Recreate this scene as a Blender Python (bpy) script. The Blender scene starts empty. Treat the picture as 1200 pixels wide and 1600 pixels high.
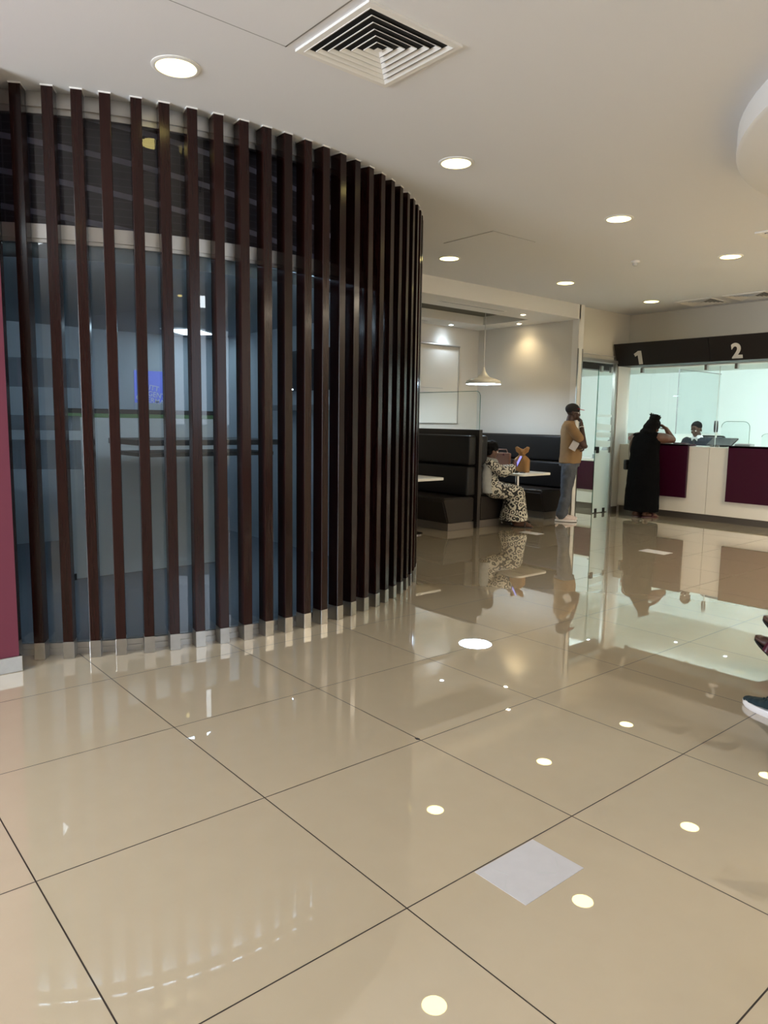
# A bank hall with a curved slatted office, dark booths and a teller counter.
DAY = 30         # watts of daylight through the shop-front window
BACK = 330       # watts through the shop-front window behind the camera
LED = 9         # radiance of the flat ceiling panels added out of view
EXPO = 0.68
ADDED_STRIP = 34         # radiance of the hidden strip lights added in the teller room
import bpy, bmesh, math, random
from mathutils import Vector, Matrix, Euler
random.seed(7)
SC = bpy.context.scene
COL = SC.collection
PI = math.pi
R = math.radians

# ------------------------------------------------------------------ helpers
def tag(o, label=None, cat=None, group=None, kind=None):
    if label: o['label'] = label
    if cat: o['category'] = cat
    if group: o['group'] = group
    if kind: o['kind'] = kind
    return o

def thing(name, label, cat, loc=(0, 0, 0), rz=0, group=None):
    o = bpy.data.objects.new(name, None)
    COL.objects.link(o)
    o.location = loc
    o.rotation_euler = (0, 0, rz)
    o.empty_display_size = .1
    return tag(o, label, cat, group)

class MB:
    """collects shapes, then links them as one mesh object"""
    def __init__(s):
        s.bm = bmesh.new()
    def _add(s, bm2, M=None, mat=0):
        if M is not None: bm2.transform(M)
        for f in bm2.faces: f.material_index = mat
        me = bpy.data.meshes.new('t'); bm2.to_mesh(me); bm2.free()
        s.bm.from_mesh(me); bpy.data.meshes.remove(me)
        return s
    def box(s, x0, x1, y0, y1, z0, z1, bev=0, seg=2, M=None, mat=0):
        b = bmesh.new(); bmesh.ops.create_cube(b, size=1)
        for v in b.verts:
            v.co = Vector(((x0+x1)/2+v.co.x*(x1-x0), (y0+y1)/2+v.co.y*(y1-y0), (z0+z1)/2+v.co.z*(z1-z0)))
        if bev: bmesh.ops.bevel(b, geom=b.edges[:], offset=bev, segments=seg, affect='EDGES', profile=.5)
        return s._add(b, M, mat)
    def prism(s, poly, z0, z1, bev=0, M=None, mat=0, seg=2):
        b = bmesh.new()
        lo = [b.verts.new((x, y, z0)) for x, y in poly]
        hi = [b.verts.new((x, y, z1)) for x, y in poly]
        n = len(poly)
        b.faces.new(lo[::-1]); b.faces.new(hi)
        for i in range(n): b.faces.new((lo[i], lo[(i+1) % n], hi[(i+1) % n], hi[i]))
        bmesh.ops.recalc_face_normals(b, faces=b.faces[:])
        if bev: bmesh.ops.bevel(b, geom=b.edges[:], offset=bev, segments=seg, affect='EDGES', profile=.5)
        return s._add(b, M, mat)
    def cyl(s, c, r, h, n=24, r2=None, M=None, mat=0):
        b = bmesh.new()
        bmesh.ops.create_cone(b, cap_ends=True, segments=n, radius1=r, radius2=r if r2 is None else r2, depth=h)
        bmesh.ops.translate(b, verts=b.verts, vec=(c[0], c[1], c[2]+h/2))
        return s._add(b, M, mat)
    def lathe(s, prof, c=(0, 0, 0), n=40, M=None, mat=0):
        b = bmesh.new(); rings = []
        for r, z in prof:
            if r < 1e-6: rings.append([b.verts.new((c[0], c[1], c[2]+z))])
            else: rings.append([b.verts.new((c[0]+r*math.cos(2*PI*i/n), c[1]+r*math.sin(2*PI*i/n), c[2]+z)) for i in range(n)])
        for A, B in zip(rings, rings[1:]):
            for i in range(n):
                j = (i+1) % n
                if len(A) == 1 and len(B) == 1: continue
                if len(A) == 1: b.faces.new((A[0], B[j], B[i]))
                elif len(B) == 1: b.faces.new((A[i], A[j], B[0]))
                else: b.faces.new((A[i], A[j], B[j], B[i]))
        bmesh.ops.recalc_face_normals(b, faces=b.faces[:])
        return s._add(b, M, mat)
    def tube(s, pts, r, n=10, M=None, mat=0):
        pts = [Vector(p) for p in pts]; b = bmesh.new(); rings = []
        rr = r if isinstance(r, (list, tuple)) else [r]*len(pts)
        up = None
        for i, p in enumerate(pts):
            t = (pts[min(i+1, len(pts)-1)]-pts[max(i-1, 0)]).normalized()
            if up is None:
                up = Vector((0, 0, 1)) if abs(t.z) < .9 else Vector((1, 0, 0))
            u = (up - t*up.dot(t)).normalized(); up = u; w = t.cross(u)
            rings.append([b.verts.new(p+(u*math.cos(2*PI*k/n)+w*math.sin(2*PI*k/n))*rr[i]) for k in range(n)])
        for A, B in zip(rings, rings[1:]):
            for k in range(n): b.faces.new((A[k], A[(k+1) % n], B[(k+1) % n], B[k]))
        b.faces.new(rings[0][::-1]); b.faces.new(rings[-1])
        bmesh.ops.recalc_face_normals(b, faces=b.faces[:])
        return s._add(b, M, mat)
    def loft(s, rings, M=None, mat=0):
        """rings: lists of equal count of 3-D points; closed caps"""
        b = bmesh.new(); V = [[b.verts.new(p) for p in r] for r in rings]; n = len(V[0])
        for A, B in zip(V, V[1:]):
            for k in range(n): b.faces.new((A[k], A[(k+1) % n], B[(k+1) % n], B[k]))
        b.faces.new(V[0][::-1]); b.faces.new(V[-1])
        bmesh.ops.recalc_face_normals(b, faces=b.faces[:])
        return s._add(b, M, mat)
    def ball(s, c, r, rot=None, sub=3, M=None, mat=0):
        b = bmesh.new(); bmesh.ops.create_icosphere(b, subdivisions=sub, radius=1)
        rx, ry, rz = (r, r, r) if isinstance(r, (int, float)) else r
        X = Matrix.Translation(Vector(c)) @ ((Euler(rot).to_matrix().to_4x4()) if rot else Matrix.Identity(4)) @ Matrix.Diagonal((rx, ry, rz, 1))
        b.transform(X)
        return s._add(b, M, mat)
    def arc(s, c, r0, r1, a0, a1, z0, z1, n=48, mat=0):
        """curved bar: annular sector between radii r0<r1 and angles in degrees"""
        b = bmesh.new(); P = []
        for i in range(n+1):
            a = R(a0+(a1-a0)*i/n); ca, sa = math.cos(a), math.sin(a)
            P.append([b.verts.new((c[0]+r*ca, c[1]+r*sa, z)) for r, z in ((r0, z0), (r1, z0), (r1, z1), (r0, z1))])
        for A, B in zip(P, P[1:]):
            for k in range(4): b.faces.new((A[k], A[(k+1) % 4], B[(k+1) % 4], B[k]))
        b.faces.new(P[0][::-1]); b.faces.new(P[-1])
        bmesh.ops.recalc_face_normals(b, faces=b.faces[:])
        return s._add(b, None, mat)
    def limb(s, pts, rad, n=16):
        """tapering limb: cones between joints and a ball at each joint"""
        pts = [Vector(p) for p in pts]
        for i, p in enumerate(pts): s.ball(p, rad[i], sub=2)
        for i in range(len(pts)-1):
            d = pts[i+1]-pts[i]; L = d.length
            if L < 1e-5: continue
            b = bmesh.new(); bmesh.ops.create_cone(b, cap_ends=True, segments=n, radius1=rad[i], radius2=rad[i+1], depth=L)
            M = Matrix.Translation((pts[i]+pts[i+1])/2) @ d.to_track_quat('Z', 'Y').to_matrix().to_4x4()
            s._add(b, M)
        return s
    def trunk(s, rings, n=28):
        """rings: (z, cx, cy, rx, ry) horizontal ellipses; or with tilt (.., tilt about x)"""
        L = []
        for r in rings:
            z, cx, cy, rx, ry = r[:5]; t = r[5] if len(r) > 5 else 0
            L.append([(cx+rx*math.cos(2*PI*k/n), cy+ry*math.sin(2*PI*k/n)*math.cos(t), z+ry*math.sin(2*PI*k/n)*math.sin(t)) for k in range(n)])
        return s.loft(L)
    def build(s, name, mat, parent=None, smooth=None, loc=None, rot=None):
        me = bpy.data.meshes.new(name); s.bm.to_mesh(me); s.bm.free()
        for m in (mat if isinstance(mat, (list, tuple)) else [mat]): me.materials.append(m)
        if smooth is not None:
            me.polygons.foreach_set('use_smooth', [True]*len(me.polygons))
            if smooth < 180: me.set_sharp_from_angle(angle=R(smooth))
        o = bpy.data.objects.new(name, me); COL.objects.link(o)
        if parent: o.parent = parent
        if loc: o.location = loc
        if rot: o.rotation_euler = rot
        return o
    def skin(s, name, mat, parent=None, voxel=.007, smooth=6, displace=None):
        """one continuous surface: overlapping shapes fused, then relaxed"""
        me = bpy.data.meshes.new(name); s.bm.to_mesh(me); s.bm.free()
        o = bpy.data.objects.new(name, me); COL.objects.link(o)
        m = o.modifiers.new('fuse', 'REMESH'); m.mode = 'VOXEL'; m.voxel_size = voxel
        m = o.modifiers.new('relax', 'SMOOTH'); m.iterations = smooth; m.factor = .5
        if displace:
            tx = bpy.data.textures.new(name, 'CLOUDS'); tx.noise_scale = displace[1]
            m = o.modifiers.new('folds', 'DISPLACE'); m.texture = tx; m.strength = displace[0]; m.mid_level = .5
        dg = bpy.context.evaluated_depsgraph_get()
        nm = bpy.data.meshes.new_from_object(o.evaluated_get(dg))
        o.modifiers.clear(); o.data = nm; bpy.data.meshes.remove(me)
        nm.name = name
        nm.materials.clear()
        for q in (mat if isinstance(mat, (list, tuple)) else [mat]): nm.materials.append(q)
        nm.polygons.foreach_set('use_smooth', [True]*len(nm.polygons))
        if parent: o.parent = parent
        return o

def struct(mb, name, mat, smooth=None, parent=None):
    o = mb.build(name, mat, parent, smooth)
    if parent is None: o['kind'] = 'structure'
    return o

def copy_tree(o, parent=None):
    c = o.copy(); COL.objects.link(c)
    if parent: c.parent = parent
    for ch in list(o.children): copy_tree(ch, c)
    return c

def lettering(name, text, size, mat, parent, M, depth=.004, bold=0.0, shear=0.0, align='CENTER'):
    cu = bpy.data.curves.new(name, 'FONT'); cu.body = text; cu.size = size; cu.extrude = depth; cu.offset = bold; cu.shear = shear
    cu.align_x = align; cu.align_y = 'CENTER'
    t = bpy.data.objects.new('tmp', cu); COL.objects.link(t)
    dg = bpy.context.evaluated_depsgraph_get()
    me = bpy.data.meshes.new_from_object(t.evaluated_get(dg)); me.name = name
    bpy.data.objects.remove(t); bpy.data.curves.remove(cu)
    me.transform(M); me.materials.clear(); me.materials.append(mat)
    o = bpy.data.objects.new(name, me); COL.objects.link(o)
    if parent: o.parent = parent
    return o

# ------------------------------------------------------------------ materials
def nt(name):
    m = bpy.data.materials.new(name); m.use_nodes = True
    t = m.node_tree; b = t.nodes['Principled BSDF']
    return m, t, b

def pm(name, col, rough=.5, metal=0, spec=.5, coat=0, noise=None, bump=None, emit=None, ior=1.5):
    """plain principled; noise=(scale, amount) mottles the colour, bump=(scale, strength)"""
    m, t, b = nt(name)
    b.inputs['Base Color'].default_value = (*col, 1)
    b.inputs['Roughness'].default_value = rough
    b.inputs['Metallic'].default_value = metal
    b.inputs['Specular IOR Level'].default_value = spec
    b.inputs['IOR'].default_value = ior
    if coat:
        b.inputs['Coat Weight'].default_value = coat; b.inputs['Coat Roughness'].default_value = .06
    N = t.nodes; L = t.links
    if noise or bump: tc = N.new('ShaderNodeTexCoord')
    if noise:
        n = N.new('ShaderNodeTexNoise'); n.inputs['Scale'].default_value = noise[0]; n.inputs['Detail'].default_value = 4
        L.new(tc.outputs['Object'], n.inputs['Vector'])
        mx = N.new('ShaderNodeMix'); mx.data_type = 'RGBA'
        k = noise[1]
        mx.inputs['A'].default_value = (*[c*(1-k) for c in col], 1); mx.inputs['B'].default_value = (*[min(1, c*(1+k)) for c in col], 1)
        L.new(n.outputs['Fac'], mx.inputs['Factor']); L.new(mx.outputs['Result'], b.inputs['Base Color'])
    if bump:
        n2 = N.new('ShaderNodeTexNoise'); n2.inputs['Scale'].default_value = bump[0]
        L.new(tc.outputs['Object'], n2.inputs['Vector'])
        bp = N.new('ShaderNodeBump'); bp.inputs['Strength'].default_value = bump[1]; bp.inputs['Distance'].default_value = .01
        L.new(n2.outputs['Fac'], bp.inputs['Height']); L.new(bp.outputs['Normal'], b.inputs['Normal'])
    if emit:
        b.inputs['Emission Color'].default_value = (*emit[0], 1); b.inputs['Emission Strength'].default_value = emit[1]
    return m

def glass(name, tint=(.9, .95, .95), gain=1.0, haze=0.0, hazecol=(.8, .85, .85), rough=0.0):
    """clear sheet: tinted see-through plus mirror by Fresnel on the outer faces, optional milky haze"""
    m = bpy.data.materials.new(name); m.use_nodes = True; t = m.node_tree; N = t.nodes; L = t.links; N.clear()
    out = N.new('ShaderNodeOutputMaterial'); tr = N.new('ShaderNodeBsdfTransparent'); tr.inputs['Color'].default_value = (*tint, 1)
    gl = N.new('ShaderNodeBsdfGlossy'); gl.inputs['Roughness'].default_value = rough; gl.inputs['Color'].default_value = (1, 1, 1, 1)
    fr = N.new('ShaderNodeFresnel'); fr.inputs['IOR'].default_value = 1.5
    ge = N.new('ShaderNodeNewGeometry'); inv = N.new('ShaderNodeMath'); inv.operation = 'SUBTRACT'; inv.inputs[0].default_value = 1
    L.new(ge.outputs['Backfacing'], inv.inputs[1])
    mu = N.new('ShaderNodeMath'); mu.operation = 'MULTIPLY'; L.new(fr.outputs[0], mu.inputs[0]); L.new(inv.outputs[0], mu.inputs[1])
    m2 = N.new('ShaderNodeMath'); m2.operation = 'MULTIPLY'; m2.inputs[1].default_value = gain; m2.use_clamp = True; L.new(mu.outputs[0], m2.inputs[0])
    base = tr
    if haze:
        df = N.new('ShaderNodeBsdfDiffuse'); df.inputs['Color'].default_value = (*hazecol, 1)
        tl = N.new('ShaderNodeBsdfTranslucent'); tl.inputs['Color'].default_value = (*hazecol, 1)
        ad = N.new('ShaderNodeMixShader'); ad.inputs[0].default_value = .5; L.new(df.outputs[0], ad.inputs[1]); L.new(tl.outputs[0], ad.inputs[2])
        h = N.new('ShaderNodeMixShader'); h.inputs[0].default_value = haze; L.new(tr.outputs[0], h.inputs[1]); L.new(ad.outputs[0], h.inputs[2]); base = h
    mix = N.new('ShaderNodeMixShader'); L.new(m2.outputs[0], mix.inputs[0]); L.new(base.outputs[0], mix.inputs[1]); L.new(gl.outputs[0], mix.inputs[2])
    L.new(mix.outputs[0], out.inputs['Surface'])
    return m

def glow(name, col, s):
    m = bpy.data.materials.new(name); m.use_nodes = True; t = m.node_tree; N = t.nodes; N.clear()
    e = N.new('ShaderNodeEmission'); e.inputs['Color'].default_value = (*col, 1); e.inputs['Strength'].default_value = s
    o = N.new('ShaderNodeOutputMaterial'); t.links.new(e.outputs[0], o.inputs['Surface'])
    return m

TILE = .8
def floor_mat():
    m, t, b = nt('polished_tile'); N, L = t.nodes, t.links
    tc = N.new('ShaderNodeTexCoord'); sp = N.new('ShaderNodeSeparateXYZ'); L.new(tc.outputs['Object'], sp.inputs[0])
    def mth(op, a, bb=None, cl=False):
        n = N.new('ShaderNodeMath'); n.operation = op; n.use_clamp = cl
        for i, v in enumerate((a, bb)):
            if v is None: continue
            if isinstance(v, (int, float)): n.inputs[i].default_value = v
            else: L.new(v, n.inputs[i])
        return n.outputs[0]
    masks = []; ids = []
    for ax in ('X', 'Y'):
        u = mth('DIVIDE', sp.outputs[ax], TILE)
        f = mth('FRACT', u); d = mth('MINIMUM', f, mth('SUBTRACT', 1.0, f))
        masks.append(mth('LESS_THAN', d, .0023/TILE)); ids.append(mth('FLOOR', u))
    g = mth('MAXIMUM', masks[0], masks[1])
    cb = N.new('ShaderNodeCombineXYZ'); L.new(ids[0], cb.inputs[0]); L.new(ids[1], cb.inputs[1])
    wn = N.new('ShaderNodeTexWhiteNoise'); wn.noise_dimensions = '3D'; L.new(cb.outputs[0], wn.inputs['Vector'])
    ns = N.new('ShaderNodeTexNoise'); ns.inputs['Scale'].default_value = 9; ns.inputs['Detail'].default_value = 6; L.new(tc.outputs['Object'], ns.inputs['Vector'])
    s = mth('ADD', mth('MULTIPLY', wn.outputs['Value'], .35), mth('MULTIPLY', ns.outputs['Fac'], .65))
    cr = N.new('ShaderNodeMix'); cr.data_type = 'RGBA'
    cr.inputs['A'].default_value = (.512, .422, .292, 1); cr.inputs['B'].default_value = (.560, .468, .330, 1)
    L.new(s, cr.inputs['Factor'])
    mg = N.new('ShaderNodeMix'); mg.data_type = 'RGBA'; mg.inputs['B'].default_value = (.022, .015, .010, 1)
    L.new(g, mg.inputs['Factor']); L.new(cr.outputs['Result'], mg.inputs['A']); L.new(mg.outputs['Result'], b.inputs['Base Color'])
    L.new(mth('ADD', mth('MULTIPLY', g, 0.5), .012), b.inputs['Roughness'])
    b.inputs['IOR'].default_value = 1.55; L.new(mth('SUBTRACT', 1.0, g), b.inputs['Coat Weight']); b.inputs['Coat Roughness'].default_value = .006; b.inputs['Coat IOR'].default_value = 2.0
    return m

def wood_mat():
    m, t, b = nt('dark_varnished_wood'); N, L = t.nodes, t.links
    tc = N.new('ShaderNodeTexCoord'); mp = N.new('ShaderNodeMapping'); mp.inputs['Scale'].default_value = (30, 30, 1.2); L.new(tc.outputs['Object'], mp.inputs[0])
    ns = N.new('ShaderNodeTexNoise'); ns.inputs['Scale'].default_value = 3; ns.inputs['Detail'].default_value = 5; L.new(mp.outputs[0], ns.inputs['Vector'])
    oi = N.new('ShaderNodeObjectInfo'); ad = N.new('ShaderNodeMath'); ad.operation = 'MULTIPLY_ADD'; ad.inputs[1].default_value = .5
    L.new(oi.outputs['Random'], ad.inputs[0]); L.new(ns.outputs['Fac'], ad.inputs[2])
    cr = N.new('ShaderNodeValToRGB'); cr.color_ramp.elements[0].color = (.0045, .0016, .0014, 1); cr.color_ramp.elements[0].position = .3
    cr.color_ramp.elements[1].color = (.020, .0058, .0045, 1); cr.color_ramp.elements[1].position = 1.0
    L.new(ad.outputs[0], cr.inputs[0]); L.new(cr.outputs[0], b.inputs['Base Color'])
    b.inputs['Roughness'].default_value = .22; b.inputs['Specular IOR Level'].default_value = .22; b.inputs['Coat Weight'].default_value = .10; b.inputs['Coat Roughness'].default_value = .1
    return m

def print_mat():
    """cream dress cloth with black swirling rings"""
    m, t, b = nt('swirl_print_cloth'); N, L = t.nodes, t.links
    tc = N.new('ShaderNodeTexCoord'); ns = N.new('ShaderNodeTexNoise'); ns.inputs['Scale'].default_value = 9; L.new(tc.outputs['Object'], ns.inputs['Vector'])
    mx = N.new('ShaderNodeMix'); mx.data_type = 'RGBA'; mx.inputs['Factor'].default_value = .05
    L.new(tc.outputs['Object'], mx.inputs['A']); L.new(ns.outputs['Color'], mx.inputs['B'])
    v = N.new('ShaderNodeTexVoronoi'); v.inputs['Scale'].default_value = 14; v.inputs['Randomness'].default_value = .8; L.new(mx.outputs['Result'], v.inputs['Vector'])
    w = N.new('ShaderNodeMath'); w.operation = 'MULTIPLY'; w.inputs[1].default_value = 17; L.new(v.outputs['Distance'], w.inputs[0])
    sn = N.new('ShaderNodeMath'); sn.operation = 'SINE'; L.new(w.outputs[0], sn.inputs[0])
    cr = N.new('ShaderNodeValToRGB'); e = cr.color_ramp.elements
    e[0].position = .36; e[0].color = (.022, .022, .022, 1); e[1].position = .5; e[1].color = (.62, .59, .5, 1)
    ad = N.new('ShaderNodeMath'); ad.operation = 'MULTIPLY_ADD'; ad.inputs[1].default_value = .5; ad.inputs[2].default_value = .5; L.new(sn.outputs[0], ad.inputs[0])
    L.new(ad.outputs[0], cr.inputs[0]); L.new(cr.outputs[0], b.inputs['Base Color']); b.inputs['Roughness'].default_value = .85
    return m

def reflection_mat():
    """reflections in the upper glass painted on an added dark liner: fine grid with broad paler bands rising to one side"""
    m, t, b = nt('reflected_grid'); N, L = t.nodes, t.links
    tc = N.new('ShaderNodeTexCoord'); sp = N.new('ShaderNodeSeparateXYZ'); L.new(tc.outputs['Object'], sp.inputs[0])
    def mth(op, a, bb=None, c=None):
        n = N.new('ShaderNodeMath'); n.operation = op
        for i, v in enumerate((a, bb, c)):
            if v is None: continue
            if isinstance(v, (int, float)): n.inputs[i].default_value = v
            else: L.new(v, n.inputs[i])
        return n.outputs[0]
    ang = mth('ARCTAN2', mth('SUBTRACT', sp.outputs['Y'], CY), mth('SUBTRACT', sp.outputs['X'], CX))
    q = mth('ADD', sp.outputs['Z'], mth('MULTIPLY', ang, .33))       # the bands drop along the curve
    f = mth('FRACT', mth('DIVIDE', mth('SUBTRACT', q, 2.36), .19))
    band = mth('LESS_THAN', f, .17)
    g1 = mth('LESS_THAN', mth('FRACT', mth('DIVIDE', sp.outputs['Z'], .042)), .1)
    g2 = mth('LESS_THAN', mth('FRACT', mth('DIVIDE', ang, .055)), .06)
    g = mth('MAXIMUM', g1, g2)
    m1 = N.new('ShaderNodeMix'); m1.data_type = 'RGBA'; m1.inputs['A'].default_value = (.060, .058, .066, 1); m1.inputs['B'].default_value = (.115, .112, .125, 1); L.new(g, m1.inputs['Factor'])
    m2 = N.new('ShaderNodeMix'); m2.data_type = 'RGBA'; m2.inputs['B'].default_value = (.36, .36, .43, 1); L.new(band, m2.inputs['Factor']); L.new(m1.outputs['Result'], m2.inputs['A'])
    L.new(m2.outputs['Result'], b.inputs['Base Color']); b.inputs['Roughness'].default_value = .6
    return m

# the round office: centre, slat front radius
CX, CY, CR = -3.6767, 1.1921, 2.7127
H = 3.155                       # ceiling height
C0 = (CX, CY)

M = dict(
    floor=floor_mat(), wood=wood_mat(), dress=print_mat(), liner=reflection_mat(),
    ceiling=pm('ceiling_paint', (.75, .76, .79), .8, bump=(180, .05)),
    white=pm('white_paint', (.80, .79, .76), .7), wallfar=pm('beige_wall_paint', (.70, .66, .58), .75, noise=(1.2, .03)), wall=pm('cream_wall_paint', (.72, .69, .63), .75, noise=(1.2, .03)),
    purple_wall=pm('plum_wall_paint', (.145, .024, .050), .7, noise=(2, .05)),
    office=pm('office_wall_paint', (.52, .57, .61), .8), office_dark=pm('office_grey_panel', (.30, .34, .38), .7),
    trimw=pm('white_trim', (.8, .79, .76), .45), steel=pm('brushed_steel', (.42, .41, .39), .3, 1, noise=(25, .12)),
    alu=pm('satin_aluminium', (.52, .51, .49), .38, .8), chrome=pm('chrome', (.75, .75, .75), .08, 1),
    leather=pm('dark_leather', (.011, .010, .0105), .42, spec=.3, bump=(120, .08)), leather2=pm('brown_leather', (.016, .012, .010), .45, spec=.3, bump=(120, .08)),
    plinth=pm('taupe_metal_plinth', (.17, .15, .13), .35, .6), tray=pm('shaded_tray', (.10, .09, .06), .8), carpet=pm('blue_grey_carpet', (.17, .20, .235), .95, noise=(60, .15)), wenge=pm('dark_brown_laminate', (.020, .015, .013), .42),
    laminate=pm('white_laminate', (.80, .78, .72), .25), cream=pm('cream_counter_laminate', (.78, .74, .66), .4),
    plum=pm('plum_gloss_panel', (.040, .003, .016), .25, spec=.4), fascia=pm('dark_brown_fascia', (.012, .0085, .0075), .45, spec=.35),
    number=pm('silver_lettering', (.62, .60, .57), .45), black=pm('black_plastic', (.012, .012, .013), .4),
    dark=pm('dark_void', (.006, .006, .006), .9), grey=pm('grey_plastic', (.28, .29, .30), .5), lgrey=pm('pale_grey_plastic', (.52, .53, .52), .5),
    teller=pm('white_room_paint', (.80, .86, .85), .7), paper=pm('white_paper', (.56, .545, .55), .6, noise=(18, .07)),
    clear=glass('clear_glass', (.955, .98, .98)), screen=glass('office_glass', (.74, .81, .86), 1.6),
    upper=glass('dark_office_glass', (.82, .82, .86), 1.0), frost=glass('frosted_glass', (.8, .88, .88), 1, .85, (.88, .94, .92)),
    edge=glass('glass_edge', (.35, .55, .50)), haze=glass('hazy_film', (.8, .83, .86), .6, .35, (.5, .53, .56)),
    lamp=glow('downlight_diffuser', (1, .82, .30), 6), lampw=glow('halogen_spot', (1, .80, .50), 60), lampc=glow('cool_spot', (.72, .87, 1), 60),
    ledw=glow('added_warm_glow', (1, .86, .66), 27), led=glow('added_led_glow', (.84, .94, 1), LED), ospot=glow('added_office_strip_glow', (.88, .95, 1), 38), panel=glow('reflected_panel_glow', (.80, .94, 1), 5), tellerlamp=glow('white_teller_spot', (.84, 1, .985), 34), added_strip=glow('added_strip_glow', (.84, 1, .985), ADDED_STRIP), pend=glow('pendant_diffuser', (.64, .82, 1), 24),
    skinA=pm('brown_skin', (.060, .027, .017), .5), skinB=pm('brown_skin_warm', (.115, .052, .032), .5), hair=pm('black_hair', (.004, .0035, .0035), .8, spec=.15, bump=(90, .6)),
    tan=pm('tan_cotton', (.27, .165, .078), .9, noise=(6, .08)), denim=pm('washed_denim', (.085, .095, .115), .9, noise=(7, .45)),
    capb=pm('black_cap_cloth', (.012, .010, .011), .8), red=pm('red_cloth', (.42, .02, .02), .7), rubber=pm('white_rubber', (.80, .78, .78), .5),
    pinkshoe=pm('pale_pink_mesh', (.72, .60, .58), .7, noise=(30, .15)), blackcloth=pm('black_cloth', (.0035, .0035, .004), .95, spec=.08), shawl=pm('grey_wool', (.34, .35, .34), .95, noise=(20, .12)),
    navy=pm('navy_jumper', (.012, .015, .023), .95), shirt=pm('white_shirt', (.78, .8, .84), .8), kraft=pm('brown_kraft_paper', (.34, .18, .065), .75, noise=(5, .14), bump=(14, .6)),
    bagl=pm('brown_leather_bag', (.17, .085, .06), .5), teal=pm('dark_teal_canvas', (.012, .028, .034), .9, noise=(60, .2)), sandal=pm('maroon_leather', (.075, .012, .022), .35),
    strap=pm('chain_strap', (.42, .38, .33), .4, .6), pearl=pm('pale_beads', (.75, .72, .68), .3), eye=pm('eye_white', (.7, .68, .65), .3),
    phone=pm('phone_screen', (.05, .05, .1), .3, emit=((.28, .26, .8), .8)), blue=pm('reflected_blue', (.15, .19, .56), .5, noise=(3, .2), emit=((.16, .20, .75), .35)), redlogo=pm('red_ink', (.45, .04, .06), .5), ink=pm('dark_ink', (.03, .03, .035), .6),
    tv=pm('dark_screen', (.014, .014, .015), .25), green=pm('green_strip', (.10, .20, .08), .5), cushion=pm('grey_sofa_cloth', (.2, .2, .21), .9),
)
# ------------------------------------------------------------------ the setting
XR, YB, YF = 7.0, -7.0, 12.6      # far limits of the hall: right wall, back wall, far wall
XB = -3.55                        # plane of the niche front
XN = -5.575                       # back wall of the niche and of the office
YN = 7.97                         # far side wall of the niche
ZS = 2.945                        # lowered soffit over the niche
YW = 9.43                         # wall over the tellers

struct(MB().box(-8.2, XR+.2, YB-.2, YF+.2, -.12, 0), 'floor', M['floor'])

# ceiling slab with the panel joints of two access hatches cut as separate flush panels
cb = MB().box(-8.2, XR+.2, YB-.2, YW+.12, H, H+.15)
struct(cb, 'ceiling', M['ceiling'])
struct(MB().box(-8.2, XR+.2, YW+.12, YF+.2, 2.45, 2.60), 'ceiling_teller_room', M['teller'])

# round dropped ceiling feature on the right
dr = MB().lathe([(0, H-.15), (2.03, H-.15), (2.05, H-.135), (2.05, H)], (2.708, 4.126, 0), 96)
struct(dr, 'ceiling_drum', M['white'], 40)

# walls
struct(MB().box(-8.2, -8.0, YB, YF, 0, H), 'wall_left', M['wall'])
struct(MB().box(XN-.2, XN, 3.9, YN+.1, 0, H), 'wall_niche_back', M['wall'])
struct(MB().box(XN, XB-.0, 3.78, 3.9, 0, H), 'wall_niche_near', M['wall'])
struct(MB().box(XN-.2, -3.62, YN, YN+.1, 0, H), 'wall_niche_far', M['wall'])
# bulkhead over the niche: front face, soffit, sunken tray
bk = MB()
bk.box(-3.72, XB, 3.9, YN, ZS, H)                       # front strip
t0, t1, s0, s1 = -5.06, -4.14, 4.35, 7.50               # tray opening
bk.box(t1, -3.72, 3.9, YN, ZS, ZS+.03)
bk.box(XN, t0, 3.9, YN, ZS, ZS+.03)
bk.box(t0, t1, 3.9, s0, ZS, ZS+.03)
bk.box(t0, t1, s1, YN, ZS, ZS+.03)
for a in ((t0-.02, t0, s0, s1), (t1, t1+.02, s0, s1), (t0, t1, s0-.02, s0), (t0, t1, s1, s1+.02)):
    bk.box(*a, ZS+.03, ZS+.13)
struct(bk, 'ceiling_niche', M['white'])
struct(MB().box(t0-.02, t1+.02, s0-.02, s1+.02, ZS+.13, ZS+.15), 'ceiling_tray', M['tray'])  # shade of the unlit recess painted into its top
# end pillar of the niche with steel corner guards
struct(MB().box(-3.66, XB, YN-.03, 8.065, 0, H), 'pillar', M['white'])
for y in (YN-.033, 8.045):
    struct(MB().box(XB-.006, XB+.004, y, y+.022, .0, 2.52), 'trim_pillar', M['steel'])
# wall over the glass door and the wall over the tellers
struct(MB().box(-3.78, -3.64, 8.065, YW+.1, 2.40, H), 'wall_over_door', M['wallfar'])
struct(MB().box(-3.70, -3.56, 8.065, 9.05, 2.36, 2.405), 'trim_door_head', M['alu'])
struct(MB().box(-3.64, -3.60, 8.065, 9.05, 2.47, 2.475), 'trim_door_line', M['white'])
struct(MB().box(-3.78, XR, YW, YW+.12, 2.45, H), 'wall_over_tellers', M['wallfar'])
# jamb between door and counter
jb = MB().box(-3.62, -3.575, 8.995, 9.06, 0, 2.36)
struct(jb, 'trim_door_jamb', M['alu'])
struct(MB().box(-3.66, -3.56, 9.06, 9.40, 0, 2.45), 'wall_counter_post', M['trimw'])
struct(MB().box(-3.665, -3.553, 9.055, 9.20, 0, .085), 'baseboard_post', M['plinth'])
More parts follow.
